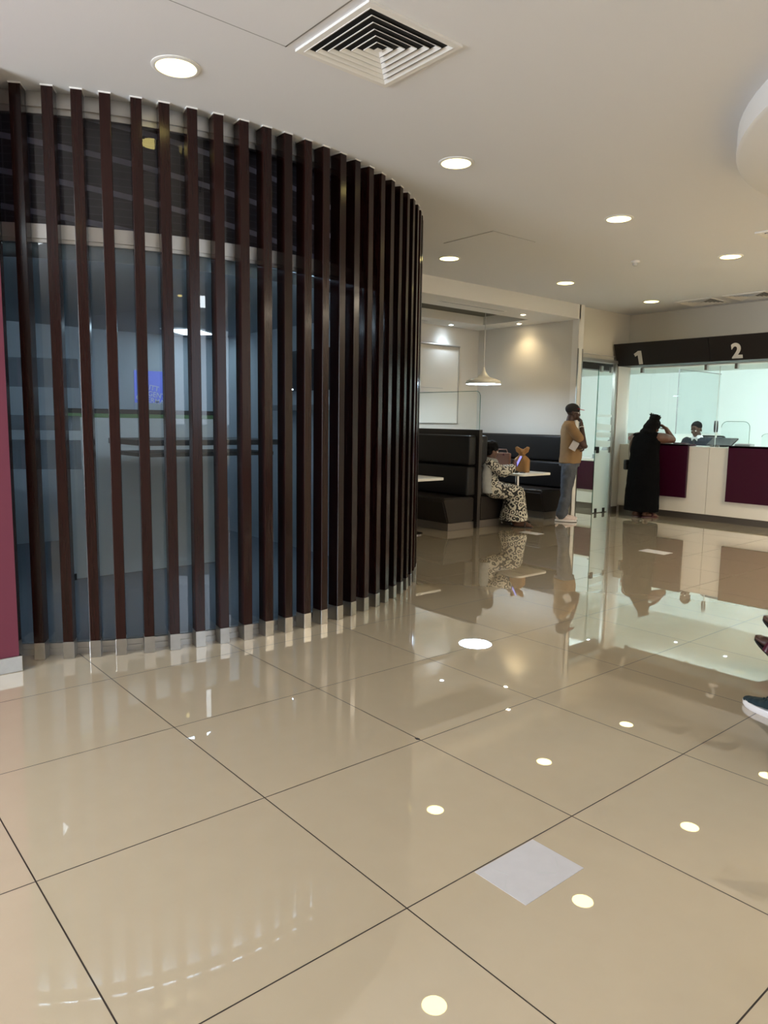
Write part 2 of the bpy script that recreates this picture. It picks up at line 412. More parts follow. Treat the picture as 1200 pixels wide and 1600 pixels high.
# teller room
struct(MB().box(-8.2, XR, YF, YF+.15, 0, 2.6), 'wall_teller_back', M['teller'])
struct(MB().box(-3.62, -3.55, 11.0, YF, 0, 1.26), 'wall_teller_dwarf', M['teller'])
# plum wall beside the camera
struct(MB().box(-1.43, -1.23, YB, -.353, 0, H), 'wall_plum', M['purple_wall'])
struct(MB().box(-1.44, -1.218, YB, -.340, 0, .088, .003), 'baseboard_plum', M['steel'])
# office back walls (seen dimly through the curved glazing)
struct(MB().box(XN-.12, XN, -1.5, 3.78, 0, 2.42), 'wall_office_back', M['office'])
struct(MB().box(XN, -2.35, 3.05, 3.15, 0, 2.42), 'wall_office_side', M['office'])
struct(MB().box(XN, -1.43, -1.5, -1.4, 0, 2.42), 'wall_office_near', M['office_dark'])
def disc_poly(r, n=96, x0=None):
    return [(CX+r*math.cos(2*PI*i/n), CY+r*math.sin(2*PI*i/n)) for i in range(n)]
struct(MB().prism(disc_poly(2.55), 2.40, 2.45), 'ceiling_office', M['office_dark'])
struct(MB().prism(disc_poly(2.54), 0, .004), 'floor_office', M['carpet'])

# shop-front window behind the camera and another in the right wall
YS = -6.0; B0, B1 = -1.1, 1.1
sb = MB()
sb.box(-1.23, B0, YS-.15, YS, 0, H).box(B1, XR, YS-.15, YS, 0, H).box(B0, B1, YS-.15, YS, 0, .25).box(B0, B1, YS-.15, YS, 2.95, H)
struct(sb, 'wall_back', M['wall'])
f = MB()
for k in range(3): f.box(B0+k*1.0725, B0+k*1.0725+.055, YS-.10, YS-.04, .25, 2.95)
for z in (.25, 2.2, 2.90): f.box(B0, B1, YS-.10, YS-.04, z, z+.05)
struct(f, 'window_4', M['alu'])
rw = MB(); W0, W1 = -.7, 3.3
rw.box(XR, XR+.15, YB, W0, 0, H).box(XR, XR+.15, W1, YF, 0, H).box(XR, XR+.15, W0, W1, 0, 1.25).box(XR, XR+.15, W0, W1, 2.95, H)
struct(rw, 'wall_right', M['wall'])
f = MB()
for k in range(4): f.box(XR+.04, XR+.10, W0+k*1.315, W0+k*1.315+.055, 1.25, 2.95)
for z in (1.25, 2.90): f.box(XR+.04, XR+.10, W0, W1, z, z+.05)
struct(f, 'window_3', M['alu'])

# curved office glazing
A0, A1 = -46, 68
rg = 2.600
win = MB().arc(C0, rg-.03, rg+.022, A0, A1, 0, .034).build('window_1', M['alu'], smooth=30); win['kind'] = 'structure'
MB().arc(C0, rg-.03, rg+.012, A0, A1, .034, .066).build('bottom_rail', M['alu'], win, 30)
MB().arc(C0, rg-.03, rg+.020, A0, A1, 2.385, 2.462).arc(C0, rg-.03, rg+.010, A0, A1, 2.365, 2.385).build('middle_rail', M['alu'], win, 30)
MB().arc(C0, rg-.03, rg+.022, A0, A1, 3.075, 3.11).arc(C0, rg-.03, rg+.014, A0, A1, 3.11, 3.155).arc(C0, rg-.03, rg+.004, A0, A1, 3.045, 3.075).build('top_rail', M['alu'], win, 30)
MB().arc(C0, rg-.012, rg, A0, A1, .066, 2.365, 96).build('lower_pane', M['screen'], win, 30)
MB().arc(C0, rg-.012, rg, A0, A1, 2.462, 3.045, 96).build('upper_pane', M['upper'], win, 30)
fb = MB()
for z0, z1 in ((1.57, 1.735), (1.325, 1.41), (1.10, 1.27)): fb.arc(C0, rg-.016, rg-.013, A0, -26, z0, z1)
fb.build('frosted_band', M['haze'], win, 30)
bl = MB().arc(C0, 2.49, 2.50, A0, A1, 2.45, 3.15, 96).build('reflection_liner', M['liner'], smooth=30)  # liner added to carry reflections painted into its colour
tag(bl, 'painted reflections on an added dark liner behind the upper glass of the curved office', 'liner')

# ------------------------------------------------------------------ the slats
ORD = 'first second third fourth fifth sixth seventh eighth ninth tenth eleventh twelfth thirteenth fourteenth fifteenth sixteenth seventeenth eighteenth nineteenth twentieth twenty-first twenty-second twenty-third twenty-fourth twenty-fifth twenty-sixth'.split()
SW, SD = .058, .090
angs = [-34.6, -31.26, -27.88, -24.79, -21.76, -18.34, -15.19, -11.93, -8.70, -5.37, -2.18, .95, 4.20, 7.40, 10.69, 13.83, 17.19, 20.53, 23.75, 27.06, 30.50, 33.84, 37.28, 40.60, 43.9, 47.2]
proto = None
for k, a in enumerate(angs):
    lab = 'glossy dark brown timber slat with steel foot, %s along from the plum wall' % ORD[k]
    if proto is None:
        proto = thing('slat_post', lab, 'slat', group='timber slats around the curved office')
        MB().box(-SD, 0, -SW/2, SW/2, .1, H-.007, .0025).build('shaft', M['wood'], proto)
        MB().box(-SD-.001, .0012, -SW/2-.0012, SW/2+.0012, 0, .1, .0015).build('steel_foot', M['steel'], proto)
        MB().box(-SD-.003, .003, -SW/2-.003, SW/2+.003, H-.007, H).build('ceiling_plate', M['trimw'], proto)
        o = proto
    else:
        o = proto.copy(); COL.objects.link(o); o['label'] = lab
        for ch in list(proto.children):
            c = ch.copy(); COL.objects.link(c); c.parent = o
    o.location = (CX+CR*math.cos(R(a)), CY+CR*math.sin(R(a)), 0)
    o.rotation_euler = (0, 0, R(a))

# ------------------------------------------------------------------ ceiling fittings
def downlight(x, y, label, first=[None]):
    if first[0] is None:
        t = thing('ceiling_downlight', label, 'ceiling light', group='round downlights in the main ceiling')
        MB().lathe([(.10, 0), (.10, -.007), (.108, -.009), (.122, -.003), (.122, 0)], n=40).build('trim_ring', M['trimw'], t, 40)
        MB().cyl((0, 0, -.005), .101, .004, 40).build('diffuser', M['lamp'], t)
        first[0] = t
    else:
        t = first[0].copy(); COL.objects.link(t); t['label'] = label
        for ch in list(first[0].children):
            c = ch.copy(); COL.objects.link(c); c.parent = t
    t.location = (x, y, H)
    return t
seen = {(-.63, .36): 'lit round downlight above the curved slats, beside the big square vent',
        (-.64, 2.37): 'lit round downlight in front of the curved slats where they turn away',
        (-.65, 4.36): 'lit round downlight in mid ceiling between the drum and the flush hatch',
        (-2.73, 4.40): 'lit round downlight above the first dark booth, by the flush hatch',
        (-2.70, 6.42): 'lit round downlight above the aisle by the second dark booth',
        (-.65, 6.43): 'lit round downlight near the ceiling edge, between drum and paired vents',
        (-2.69, 8.42): 'lit round downlight closest to the tellers, beside the paired vents'}
for (x, y), l in seen.items(): downlight(x, y, l)
for x, y in ((-.62, 8.42), (1.4, -1.64), (1.4, 8.42), (3.4, 8.42), (5.4, .36), (5.4, 6.0)):
    downlight(x, y, 'lit round downlight further along the same ceiling grid, outside the picture')

led = None  # panel lights added out of view to brighten the near hall
for x, y in [(-.55, -2.3), (.75, -2.9), (-.55, -3.4), (.75, -4.6), (5.8, 1.3)]:
    if led is None:
        led = thing('added_led_panel', 'flat white ceiling panel light added to brighten the hall, outside the picture', 'ceiling light', group='added flat ceiling panels outside the picture')
        MB().box(-.58, .58, -.28, .28, -.012, -.004).build('added_panel_diffuser', M['led'], led)
        f = MB()
        for a in ((-.6, .6, -.3, -.28), (-.6, .6, .28, .3), (-.6, -.58, -.28, .28), (.58, .6, -.28, .28)): f.box(*a, -.014, 0)
        f.build('panel_frame', M['trimw'], led); o = led
    else:
        o = led.copy(); COL.objects.link(o)
        for ch in list(led.children):
            c = ch.copy(); COL.objects.link(c); c.parent = o
    o.location = (x, y, H)
lw = None  # warm panels added out of view to brighten the counter side
for x, y in ((1.6, 7.3), (3.4, 7.3), (5.2, 7.3), (5.9, 4.6)):
    if lw is None:
        lw = copy_tree(led); lw['label'] = 'flat warm ceiling panel light added beyond the drum, outside the picture'; lw['group'] = 'added flat warm ceiling panels outside the picture'
        for ch in lw.children:
            if ch.name.startswith('added_panel_diffuser'):
                ch.data = ch.data.copy(); ch.data.materials[0] = M['ledw']
        o = lw
    else: o = copy_tree(lw)
    o.location = (x, y, H)

def square_vent(x, y, label, s=.56):
    t = thing('ceiling_vent', label, 'air vent', (x, y, H), 0, 'square louvred ceiling vents')
    h = s/2
    fr = MB()
    for k in range(4): fr.prism([(-h, -h), (h, -h), (h-.03, -h+.03), (-h+.03, -h+.03)], -.012, .0, M=Matrix.Rotation(k*PI/2, 4, 'Z'))
    fr.build('vent_frame', M['white'], t)
    MB().box(-h+.02, h-.02, -h+.02, h-.02, -.0015, -.0005).build('dark_duct', M['dark'], t)
    n = 6
    for i in range(n):
        ro = h-.03-i*.040; ri = ro-.018
        b = MB()
        for k in range(4):
            Mx = Matrix.Rotation(k*PI/2, 4, 'Z')
            q = bmesh.new()
            lo = -.0145
            pts = [(-ro, -ro, lo), (ro, -ro, lo), (ri, -ri, -.003), (-ri, -ri, -.003), (-ro, -ro, lo+.004), (ro, -ro, lo+.004), (ri, -ri, -.001), (-ri, -ri, -.001)]
            v = [q.verts.new(p) for p in pts]
            for f in ((0, 3, 2, 1), (4, 5, 6, 7), (0, 1, 5, 4), (2, 3, 7, 6), (1, 2, 6, 5), (3, 0, 4, 7)): q.faces.new([v[j] for j in f])
            bmesh.ops.recalc_face_normals(q, faces=q.faces[:])
            b._add(q, Mx)
        b.build('louvre', M['white'], t)
    ce = MB(); q = bmesh.new(); r = h-.03-n*.040+.006
    v = [q.verts.new(p) for p in ((-r, -r, -.014), (r, -r, -.014), (r, r, -.014), (-r, r, -.014), (0, 0, -.004))]
    for f in ((0, 1, 4), (1, 2, 4), (2, 3, 4), (3, 0, 4), (3, 2, 1, 0)): q.faces.new([v[j] for j in f])
    bmesh.ops.recalc_face_normals(q, faces=q.faces[:]); ce._add(q); ce.build('centre_boss', M['white'], t)
    return t
square_vent(.197, .992, 'big square louvred vent at the top edge, above the slats')
square_vent(-2.21, 8.93, 'dusty square ceiling vent by the wall above teller number one')
square_vent(-1.50, 8.93, 'square ceiling vent by the wall above teller number two')
square_vent(.21, 5.92, 'square ceiling vent cut by the picture edge, beyond the round drum')

def hatch(x0, x1, y0, y1, label, g=.006):
    b = MB()
    for a in ((x0, x1, y0, y0+g), (x0, x1, y1-g, y1), (x0, x0+g, y0, y1), (x1-g, x1, y0, y1)): b.box(*a, H-.0015, H)
    t = thing('ceiling_hatch', label, 'ceiling hatch', ((x0+x1)/2, (y0+y1)/2, H))
    dx, dy = (x0+x1)/2, (y0+y1)/2
    MB().box(x0+g-dx, x1-g-dx, y0+g-dy, y1-g-dy, -.0045, 0, .001).build('hatch_board', M['ceiling'], t)
    b.build('hatch_joint', M['grey'], None, loc=(-dx, -dy, -H)).parent = t
hatch(-.091, .49, .075, .666, 'flush ceiling access hatch touching the big square vent', .010)
hatch(-2.30, -1.65, 3.885, 4.50, 'flush ceiling access hatch faintly outlined near the booths')

t = thing('smoke_detector', 'small white smoke detector in mid ceiling', 'smoke detector', (-1.442, 5.936, H))
MB().lathe([(0, 0), (.046, 0), (.046, -.012), (.034, -.022), (0, -.022)]).build('detector_base', M['trimw'], t, 40)
MB().lathe([(0, -.022), (.032, -.022), (.03, -.045), (.02, -.052), (0, -.052)]).build('sensor_dome', M['lgrey'], t, 40)

# niche spots and slot diffusers
def niche_spot(x, y, label, mat, watt, col):
    t = thing('ceiling_spot', label, 'spotlight', (x, y, ZS), 0, 'small spots in the niche soffit')
    MB().lathe([(.032, .0), (.032, -.006), (.047, -.006), (.047, 0)], n=24).build('trim_ring', M['trimw'], t, 40)
    MB().cyl((0, 0, -.004), .031, .003, 24).build('spot_lens', mat, t)
    ld = bpy.data.lights.new('spot_beam', 'SPOT'); ld.energy = watt; ld.color = col; ld.spot_size = R(125); ld.spot_blend = 1; ld.shadow_soft_size = .03
    o = bpy.data.objects.new('spot_beam', ld); COL.objects.link(o); o.location = (x, y, ZS-.02)
niche_spot(-4.52, 7.74, 'warm little spot by the niche far wall, grazing the cream wall', M['lampw'], 11, (1, .78, .45))
niche_spot(-3.86, 7.03, 'warm little spot at the front edge of the niche soffit', M['lampw'], 7, (1, .78, .45))
niche_spot(-5.385, 7.11, 'cool white little spot above the whiteboard', M['lampc'], 10, (.70, .86, 1))
def slot(x, y0, y1, label):
    t = thing('slot_diffuser', label, 'air vent', (x, (y0+y1)/2, ZS)); h = (y1-y0)/2
    b = MB()
    for a in ((-.045, -.035, -h, h), (.035, .045, -h, h), (-.035, .035, -h, -h+.02), (-.035, .035, h-.02, h)): b.box(*a, -.006, 0)
    b.build('vent_frame', M['trimw'], t)
    MB().box(-.035, -.012, -h+.02, h-.02, -.003, 0).box(-.004, .035, -h+.02, h-.02, -.003, 0).build('slot_gap', M['grey'], t)
    MB().box(-.012, -.004, -h+.02, h-.02, -.006, 0).build('slot_vane', M['trimw'], t)
slot(-3.855, 5.36, 6.62, 'long white slot air vent at the front of the niche soffit')
slot(-5.33, 5.2, 6.55, 'slot air vent at the back of the niche soffit above the whiteboard')

# pendant lamp over the second booth table
px, py, pz = -4.325, 6.75, 1.965
t = thing('pendant_lamp', 'white dish pendant lamp hanging over the second booth table', 'lamp', (px, py, pz))
MB().lathe([(0, .245), (.012, .245), (.016, .225), (.035, .17), (.062, .135), (.075, .115), (.10, .098), (.19, .075), (.245, .048), (.262, .015), (.258, 0), (.25, .0), (.25, .012), (.235, .04), (.09, .085), (0, .1)], n=56).build('lamp_shade', M['laminate'], t, 60)
MB().cyl((0, 0, .002), .249, .006, 56).build('lamp_diffuser', M['pend'], t)
MB().tube([(0, 0, .24), (0, 0, H-.012-pz)], .006, 8).build('cable', M['alu'], t)
MB().cyl((0, 0, H-.03-pz), .05, .02, 24).build('ceiling_cup', M['laminate'], t, 40)

# ------------------------------------------------------------------ whiteboard
t = thing('whiteboard', 'white wall board in a thin metal frame behind the booths', 'whiteboard', (XN, 6.68, 2.0))
MB().box(.002, .018, -.80, .80, -.61, .63, .004).build('board_surface', M['laminate'], t)
fr = MB()
for a in ((-.81, .81, .63, .645), (-.81, .81, -.625, -.61)): fr.box(.0, .03, a[0], a[1], a[2], a[3], .005)
for y in (-.815, .80): fr.box(.0, .03, y, y+.015, -.62, .64, .005)
fr.build('board_frame', M['alu'], t)
MB().tube([(.035, -.80, .635), (.035, .80, .635)], .016, 10).build('roller', M['alu'], t)
for z, s in ((-.05, .5), (-.12, .35)):
    MB().box(.0175, .0195, -.05, s-.05, z-.004, z+.004).build('faint_writing', M['lgrey'], t)

# ------------------------------------------------------------------ booth seating
def cushion(mb, x0, x1, y0, y1, z0, z1, b=.035):
    return mb.box(x0, x1, y0, y1, z0, z1, b, 4)
def bench(yw, front, label, x0, x1, name='booth_bench', stop=True):
    """bench whose back stands at y=yw, seat reaching to y=front"""
    s = 1 if front > yw else -1
    t = thing(name, label, 'bench', ((x0+x1)/2, (yw+front)/2, 0), 0, 'dark leather booth benches')
    O = Matrix.Translation((-(x0+x1)/2, -(yw+front)/2, 0))
    def Y(a): return (min(a), max(a))
    y0, y1 = Y((yw, front-s*.12)); MB().box(x0, x1-.02, y0, y1, 0, .098, .003, M=O).build('plinth', M['plinth'], t)
    # seat: front leans out towards its top
    P = [(yw+s*.02, .1), (front-s*.10, .1), (front, .40), (front-s*.02, .435), (yw+s*.02, .425)]
    b = bmesh.new(); A = [b.verts.new((x0, y, z)) for y, z in P]; B = [b.verts.new((x1, y, z)) for y, z in P]
    b.faces.new(A); b.faces.new(B[::-1])
    for i in range(len(P)): b.faces.new((A[i], B[i], B[(i+1) % len(P)], A[(i+1) % len(P)]))
    bmesh.ops.recalc_face_normals(b, faces=b.faces[:]); bmesh.ops.bevel(b, geom=b.edges[:], offset=.018, segments=3, affect='EDGES')
    m = MB(); m._add(b, O); m.build('seat', M['leather2'], t, 40)
    y0, y1 = Y((yw, yw+s*.17)); cushion(MB(), x0-0*O[0][3], x1, y0, y1, .438, .832).build('lower_back_cushion', M['leather'], t, 40).data.transform(O)
    y0, y1 = Y((yw, yw+s*.15)); cushion(MB(), x0, x1, y0, y1, .842, 1.235).build('upper_back_cushion', M['leather'], t, 40).data.transform(O)
    return t
bench(5.795, 5.19, 'near dark leather booth bench with a taupe metal plinth, white table before it', XN+.02, -3.53)
bench(5.865, 6.42, 'dark leather booth bench behind the divider, seating the woman in printed dress', XN+.02, -3.53)
bench(7.955, 7.27, 'far dark leather booth bench against the cream wall behind the standing man', XN+.02, -3.60)
# divider with glass on top
t = thing('booth_divider', 'tall dark brown booth divider topped by clear rounded glass', 'divider', (-4.5, 5.83, 0))
MB().box(XN+.01+4.5, -3.50+4.5, -.03, .03, 0, 1.312, .002).build('divider_board', M['wenge'], t)
gp = [(XN+.01+4.5, 1.312), (-3.53+4.5, 1.312)] + [(-3.53+4.5-.07+.07*math.cos(R(a)), 1.745+.07*math.sin(R(a))) for a in range(0, 91, 15)] + [(XN+.01+4.5, 1.815)]
RX = Matrix.Rotation(PI/2, 4, 'X')
MB().prism(gp, -.006, .006, M=RX).build('glass_top', M['clear'], t)
ge = MB().tube([(x, 0, z) for x, z in gp[1:]], .0045, 6).build('glass_edge', M['edge'], t, 60)
# tables
def rounded(x0, x1, y0, y1, r, n=6):
    P = []
    for cx, cy, a in ((x1-r, y1-r, 0), (x0+r, y1-r, 90), (x0+r, y0+r, 180), (x1-r, y0+r, 270)):
        P += [(cx+r*math.cos(R(a+90*i/n)), cy+r*math.sin(R(a+90*i/n))) for i in range(n+1)]
    return P
def table(yc, x1, label, hw=.325):
    t = thing('booth_table', label, 'table', ((-5.3+x1)/2, yc, 0), 0, 'white booth tables'); L = (x1+5.3)/2
    MB().prism(rounded(-L, L, -hw, hw, .07), .688, .72, .006).build('tabletop', M['laminate'], t, 40)
    for x in (L-.36, -L+.36):
        MB().cyl((x, 0, .012), .03, .676, 20).build('table_leg', M['chrome'], t, 40)
        MB().cyl((x, 0, 0), .21, .012, 32).build('base_plate', M['chrome'], t, 40)
table(4.75, -3.37, 'white booth table half hidden by the slats, in front of the near bench')
table(6.76, -3.27, 'white booth table holding the paper bag, on a chrome leg')
# ------------------------------------------------------------------ glass door
t = thing('glass_door', 'clear glass door with frosted lower half and steel patch fittings', 'door', (-3.60, 8.8, 0))
dl, dr_ = 8.575-8.8, 8.985-8.8
MB().box(-.006, .006, dl, dr_, .012, 2.25).build('door_glass', M['clear'], t)
fz = MB().box(.0065, .008, dl, dr_, .012, 1.0)
for za, zb, sl in ((1.06, 1.16, .02), (1.20, 1.28, 0), (1.32, 1.42, .02), (1.52, 1.56, 0)):
    q = bmesh.new(); v = [q.verts.new(p) for p in ((.0065, dl, za), (.0065, dr_, za-sl), (.0065, dr_, zb-sl), (.0065, dl, zb), (.008, dl, za), (.008, dr_, za-sl), (.008, dr_, zb-sl), (.008, dl, zb))]
    for f in ((0, 1, 2, 3), (7, 6, 5, 4), (0, 4, 5, 1), (1, 5, 6, 2), (2, 6, 7, 3), (3, 7, 4, 0)): q.faces.new([v[j] for j in f])
    bmesh.ops.recalc_face_normals(q, faces=q.faces[:]); fz._add(q)
fz.build('frosted_film', M['frost'], t)
for y, z in ((dl+.07, 2.215), (dr_-.07, 2.215)): MB().box(-.02, .02, y-.03, y+.03, z, z+.09, .003).build('top_patch', M['steel'], t)
for y in (dl+.08, dr_-.11): MB().box(-.02, .02, y-.028, y+.028, .0, .075, .003).build('bottom_patch', M['black'], t)
MB().box(-.025, .025, dl+.015, dl+.085, .955, 1.055, .004).build('lock', M['black'], t)
MB().box(-.02, .02, dr_-.05, dr_, .96, 1.05, .004).build('strike_plate', M['steel'], t)
MB().box(-.0065, .0065, dl-.004, dl+.002, .012, 2.25).build('glass_edge', M['edge'], t)
# dark beam seen inside over the doorway
struct(MB().box(-3.95, -3.80, 8.1, 9.35, 2.27, 2.44), 'beam', M['wenge'])
# desk inside the bright office
t = thing('office_desk', 'white desk with a plum front panel inside the glass door', 'desk', (-4.35, 9.35, 0))
MB().box(-.62, .62, -.25, .25, .1, .80, .004).build('desk_body', M['laminate'], t)
MB().box(-.60, .60, -.235, .235, 0, .1).build('plinth', M['plinth'], t)
MB().box(-.60, .60, -.268, -.25, .325, .80, .003).build('front_panel', M['plum'], t)
MB().box(-.64, .64, -.275, .27, .80, .835, .004).build('desk_top', M['laminate'], t)
t = thing('desk_chair', 'grey round-backed chair behind the desk inside the glass door', 'chair', (-4.35, 10.0, 0))
MB().box(-.23, .23, -.22, .24, .43, .50, .03, 3).build('seat', M['grey'], t, 40)
MB().ball((0, .26, .86), (.25, .05, .30)).build('backrest', M['grey'], t, 60)
MB().tube([(0, .24, .45), (0, .28, .7)], .02).build('back_post', M['black'], t)
MB().cyl((0, 0, .06), .025, .38, 16).build('column', M['chrome'], t)
for k in range(5): MB().tube([(0, 0, .08), (.28*math.cos(k*1.2566), .28*math.sin(k*1.2566), .03)], [.022, .03]).build('chair_leg', M['black'], t)
t = tag(MB().box(-.15, .15, -.1, .1, 0, .006, M=Matrix.Rotation(.3, 4, 'Z')).build('paper_sheet', M['paper'], loc=(-4.28, 9.25, .836)), 'loose paper lying on the desk inside the glass door', 'paper')
t = tag(MB().box(-.11, .11, -.09, .09, 0, .07, .01).build('document_tray', M['grey'], loc=(-4.02, 9.38, .836)), 'grey document tray on the desk inside the glass door', 'tray')

# ------------------------------------------------------------------ teller counter
t = thing('teller_counter', 'long cream teller counter with hanging plum front panels', 'counter', (-1.0, 9.5, 0))
x0, x1 = -3.55+1.0, 1.5+1.0
yf = 9.2-9.5
seams = [-3.553, -2.08, -.61, .86, 1.5]
for a, b in zip(seams, seams[1:]):
    MB().box(a+1+.003, b+1-.003, yf, .10, .105, 1.082, .003).build('counter_body', M['cream'], t)
MB().box(x0, x1, yf-.004, .36, 1.082, 1.098, .003).build('counter_top', M['laminate'], t)
MB().box(x0, x1, yf+.065, .08, 0, .105).build('toe_kick', M['plinth'], t)
MB().box(x0, x1, .10, .28, .70, .735, .003).build('work_top', M['laminate'], t)
for a in (-3.25, -1.78, -.31):
    MB().box(a+1, a+1+.87, yf-.045, yf-.002, .325, 1.128, .003).box(a+1, a+1+.87, yf-.045, yf+.20, 1.1, 1.128, .003).build('plum_panel', M['plum'], t)

# glazing over the counter
wn = MB().box(-3.555, -2.077, 9.344, 9.356, 1.10, 2.275).build('window_2', M['clear']); wn['kind'] = 'structure'
MB().box(-2.073, -.61, 9.344, 9.356, 1.10, 2.275).build('pane', M['clear'], wn)
MB().box(-.606, 1.5, 9.344, 9.356, 1.10, 2.275).build('pane', M['clear'], wn)
MB().box(-2.0775, -2.0725, 9.342, 9.358, 1.10, 2.275).build('joint', M['frost'], wn)
for x in (-3.32, -2.28, -1.835, -.80, -.40): MB().box(x-.022, x+.022, 9.325, 9.375, 2.225, 2.30, .003).cyl((x, 9.32, 2.25), .001, .001).build('clip', M['steel'], wn)
for x in (-3.2, -2.12, -2.03, -1.0): MB().box(x-.02, x+.02, 9.33, 9.37, 1.098, 1.125, .002).build('foot_clip', M['steel'], wn)
# glass side screen deep in the teller room
struct(MB().box(-3.565, -3.553, 10.95, 12.5, 1.26, 2.38), 'window_partition', M['clear'])
struct(MB().box(-3.567, -3.551, 10.945, 10.955, 1.26, 2.38).box(-3.567, -3.551, 10.95, 12.5, 2.375, 2.385), 'trim_partition', M['grey'])

# fascia with the counter numbers, leaning out at its top
t = thing('teller_fascia', 'dark brown sloping fascia board over the tellers with grey numbers', 'fascia', (-2.0, 9.2, 2.32))
fa = [(-3.585, -2.083), (-2.077, -.613), (-.607, 1.5)]
for a, b in fa:
    q = bmesh.new(); P = [(9.055, 2.322), (9.42, 2.322), (9.42, 2.655), (8.925, 2.655)]
    A = [q.verts.new((a+2, y-9.2, z-2.32)) for y, z in P]; B = [q.verts.new((b+2, y-9.2, z-2.32)) for y, z in P]
    q.faces.new(A); q.faces.new(B[::-1])
    for i in range(4): q.faces.new((A[i], B[i], B[(i+1) % 4], A[(i+1) % 4]))
    bmesh.ops.recalc_face_normals(q, faces=q.faces[:]); m = MB(); m._add(q); m.build('fascia_board', M['fascia'], t)
tilt = math.atan2(9.055-8.925, .333)
for s, x in (('1', -3.185), ('2', -1.695)):
    zc = 2.435; yc = 9.055-(zc-2.322)*math.tan(tilt)-.006
    Mx = Matrix.Translation((x+2, yc-9.2, zc-2.32)) @ Matrix.Rotation(PI/2+tilt, 4, 'X')
    if s == '1':
        MB().prism([(-.012, -.105), (.052, -.105), (.052, .105), (.000, .105), (-.075, .062), (-.058, .018), (-.012, .040)], 0, .006, M=Mx).build('number', M['number'], t)
    else: lettering('number', s, .285, M['number'], t, Mx, .005, .010)

# small sign on the counter with a red ring mark
t = thing('counter_sign', 'small grey sign with red ring mark at the end of counter', 'sign', (-3.415, 9.42, 1.0985))
MB().box(-.135, .14, -.008, .008, 0, .175, .003).build('sign_board', M['lgrey'], t)
MB().lathe([(.018, -.003), (.034, -.003), (.034, .003), (.018, .003)], n=28, M=Matrix.Translation((-.085, -.009, .09)) @ Matrix.Rotation(PI/2, 4, 'X')).build('ring_mark', M['redlogo'], t)
MB().box(-.035, .01, -.0105, -.008, .084, .096).box(.02, .09, -.0105, -.008, .086, .094).build('text_mark', M['ink'], t)

# counter equipment behind the glass
t = thing('sneeze_shield', 'rounded clear acrylic shield standing by the teller monitor', 'shield', (-1.96, 9.72, 1.103))
sp = [(-.21, 0), (.21, 0)] + [(.21-.09+.09*math.cos(R(a)), .285+.09*math.sin(R(a))) for a in range(0, 91, 15)] + [(-.21+.09-.09*math.sin(R(a)), .285+.09*math.cos(R(a))) for a in range(0, 91, 15)]
MB().prism(sp, -.004, .004, M=RX).build('shield_pane', M['clear'], t)
MB().tube([(x, 0, z) for x, z in sp[1:]], .004, 6).build('shield_edge', M['edge'], t, 60)
t2 = copy_tree(t); t2.location = (-1.36, 9.72, 1.103); t2.scale = (1, 1, .55)
t2['label'] = 'low clear acrylic shield over the second plum panel, beside picture edge'
t = thing('teller_monitor', 'flat black screen tilted back on the counter beside the teller', 'monitor', (-2.06, 9.52, 1.0985), R(-8))
MB().box(-.20, .20, -.012, .012, 0, .20, .004, M=Matrix.Rotation(R(-62), 4, 'X') @ Matrix.Translation((0, 0, 0)) if False else Matrix.Translation((0, -.06, .02)) @ Matrix.Rotation(R(-58), 4, 'X')).build('screen_panel', M['black'], t)
MB().box(-.08, .08, -.06, .06, 0, .02, .003).build('stand', M['black'], t)
t = thing('card_printer', 'low grey and black printer on the counter under the acrylic shield', 'printer', (-1.70, 9.50, 1.0985))
MB().box(-.12, .10, -.08, .08, 0, .055, .008).build('printer_body', M['grey'], t)
MB().box(-.09, .07, -.06, .02, .055, .063, .002).build('paper_tray', M['paper'], t)
t = thing('desk_fan', 'small black ring-shaped device on a white stand beside the teller', 'device', (-2.235, 9.68, 1.0985), R(-60))
MB().lathe([(.06, -.02), (.085, -.025), (.09, 0), (.085, .025), (.06, .02)], n=30, M=Matrix.Translation((0, 0, .30)) @ Matrix.Rotation(PI/2, 4, 'X')).build('ring', M['black'], t, 40)
MB().cyl((0, 0, 0), .05, .015, 24).tube([(0, 0, .01), (0, .01, .22)], .014).build('stand', M['laminate'], t)
t = tag(MB().box(-.11, .11, -.05, .05, 0, .045, .006).build('maroon_folder', M['plum'], loc=(-2.66, 9.47, 1.0985)), 'plum coloured folder on the counter in front of the teller', 'folder')

# small bright spots that light the teller room
tl = None
for x, y in [(-3.247, 10.85), (-2.32, 10.77), (-2.67, 9.76), (-1.89, 9.84), (-4.29, 9.71)]:
    if tl is None:
        tl = thing('ceiling_spot', '', 'spotlight', group='small bright spots over the tellers')
        MB().lathe([(.025, 0), (.025, -.006), (.045, -.006), (.045, 0)], n=28).build('trim_ring', M['trimw'], tl, 40)
        MB().cyl((0, 0, -.004), .024, .003, 28).build('spot_lens', M['tellerlamp'], tl); o = tl
    else:
        o = tl.copy(); COL.objects.link(o)
        for ch in list(tl.children):
            c = ch.copy(); COL.objects.link(c); c.parent = o
    o.location = (x, y, 2.45)
    o['label'] = {(-3.247, 10.85): 'tiny lit spot in the teller room ceiling, over the leaning woman', (-2.32, 10.77): 'tiny lit spot in the teller room ceiling, under the number two'}.get((x, y), 'lit spot in the teller room ceiling hidden behind the fascia')

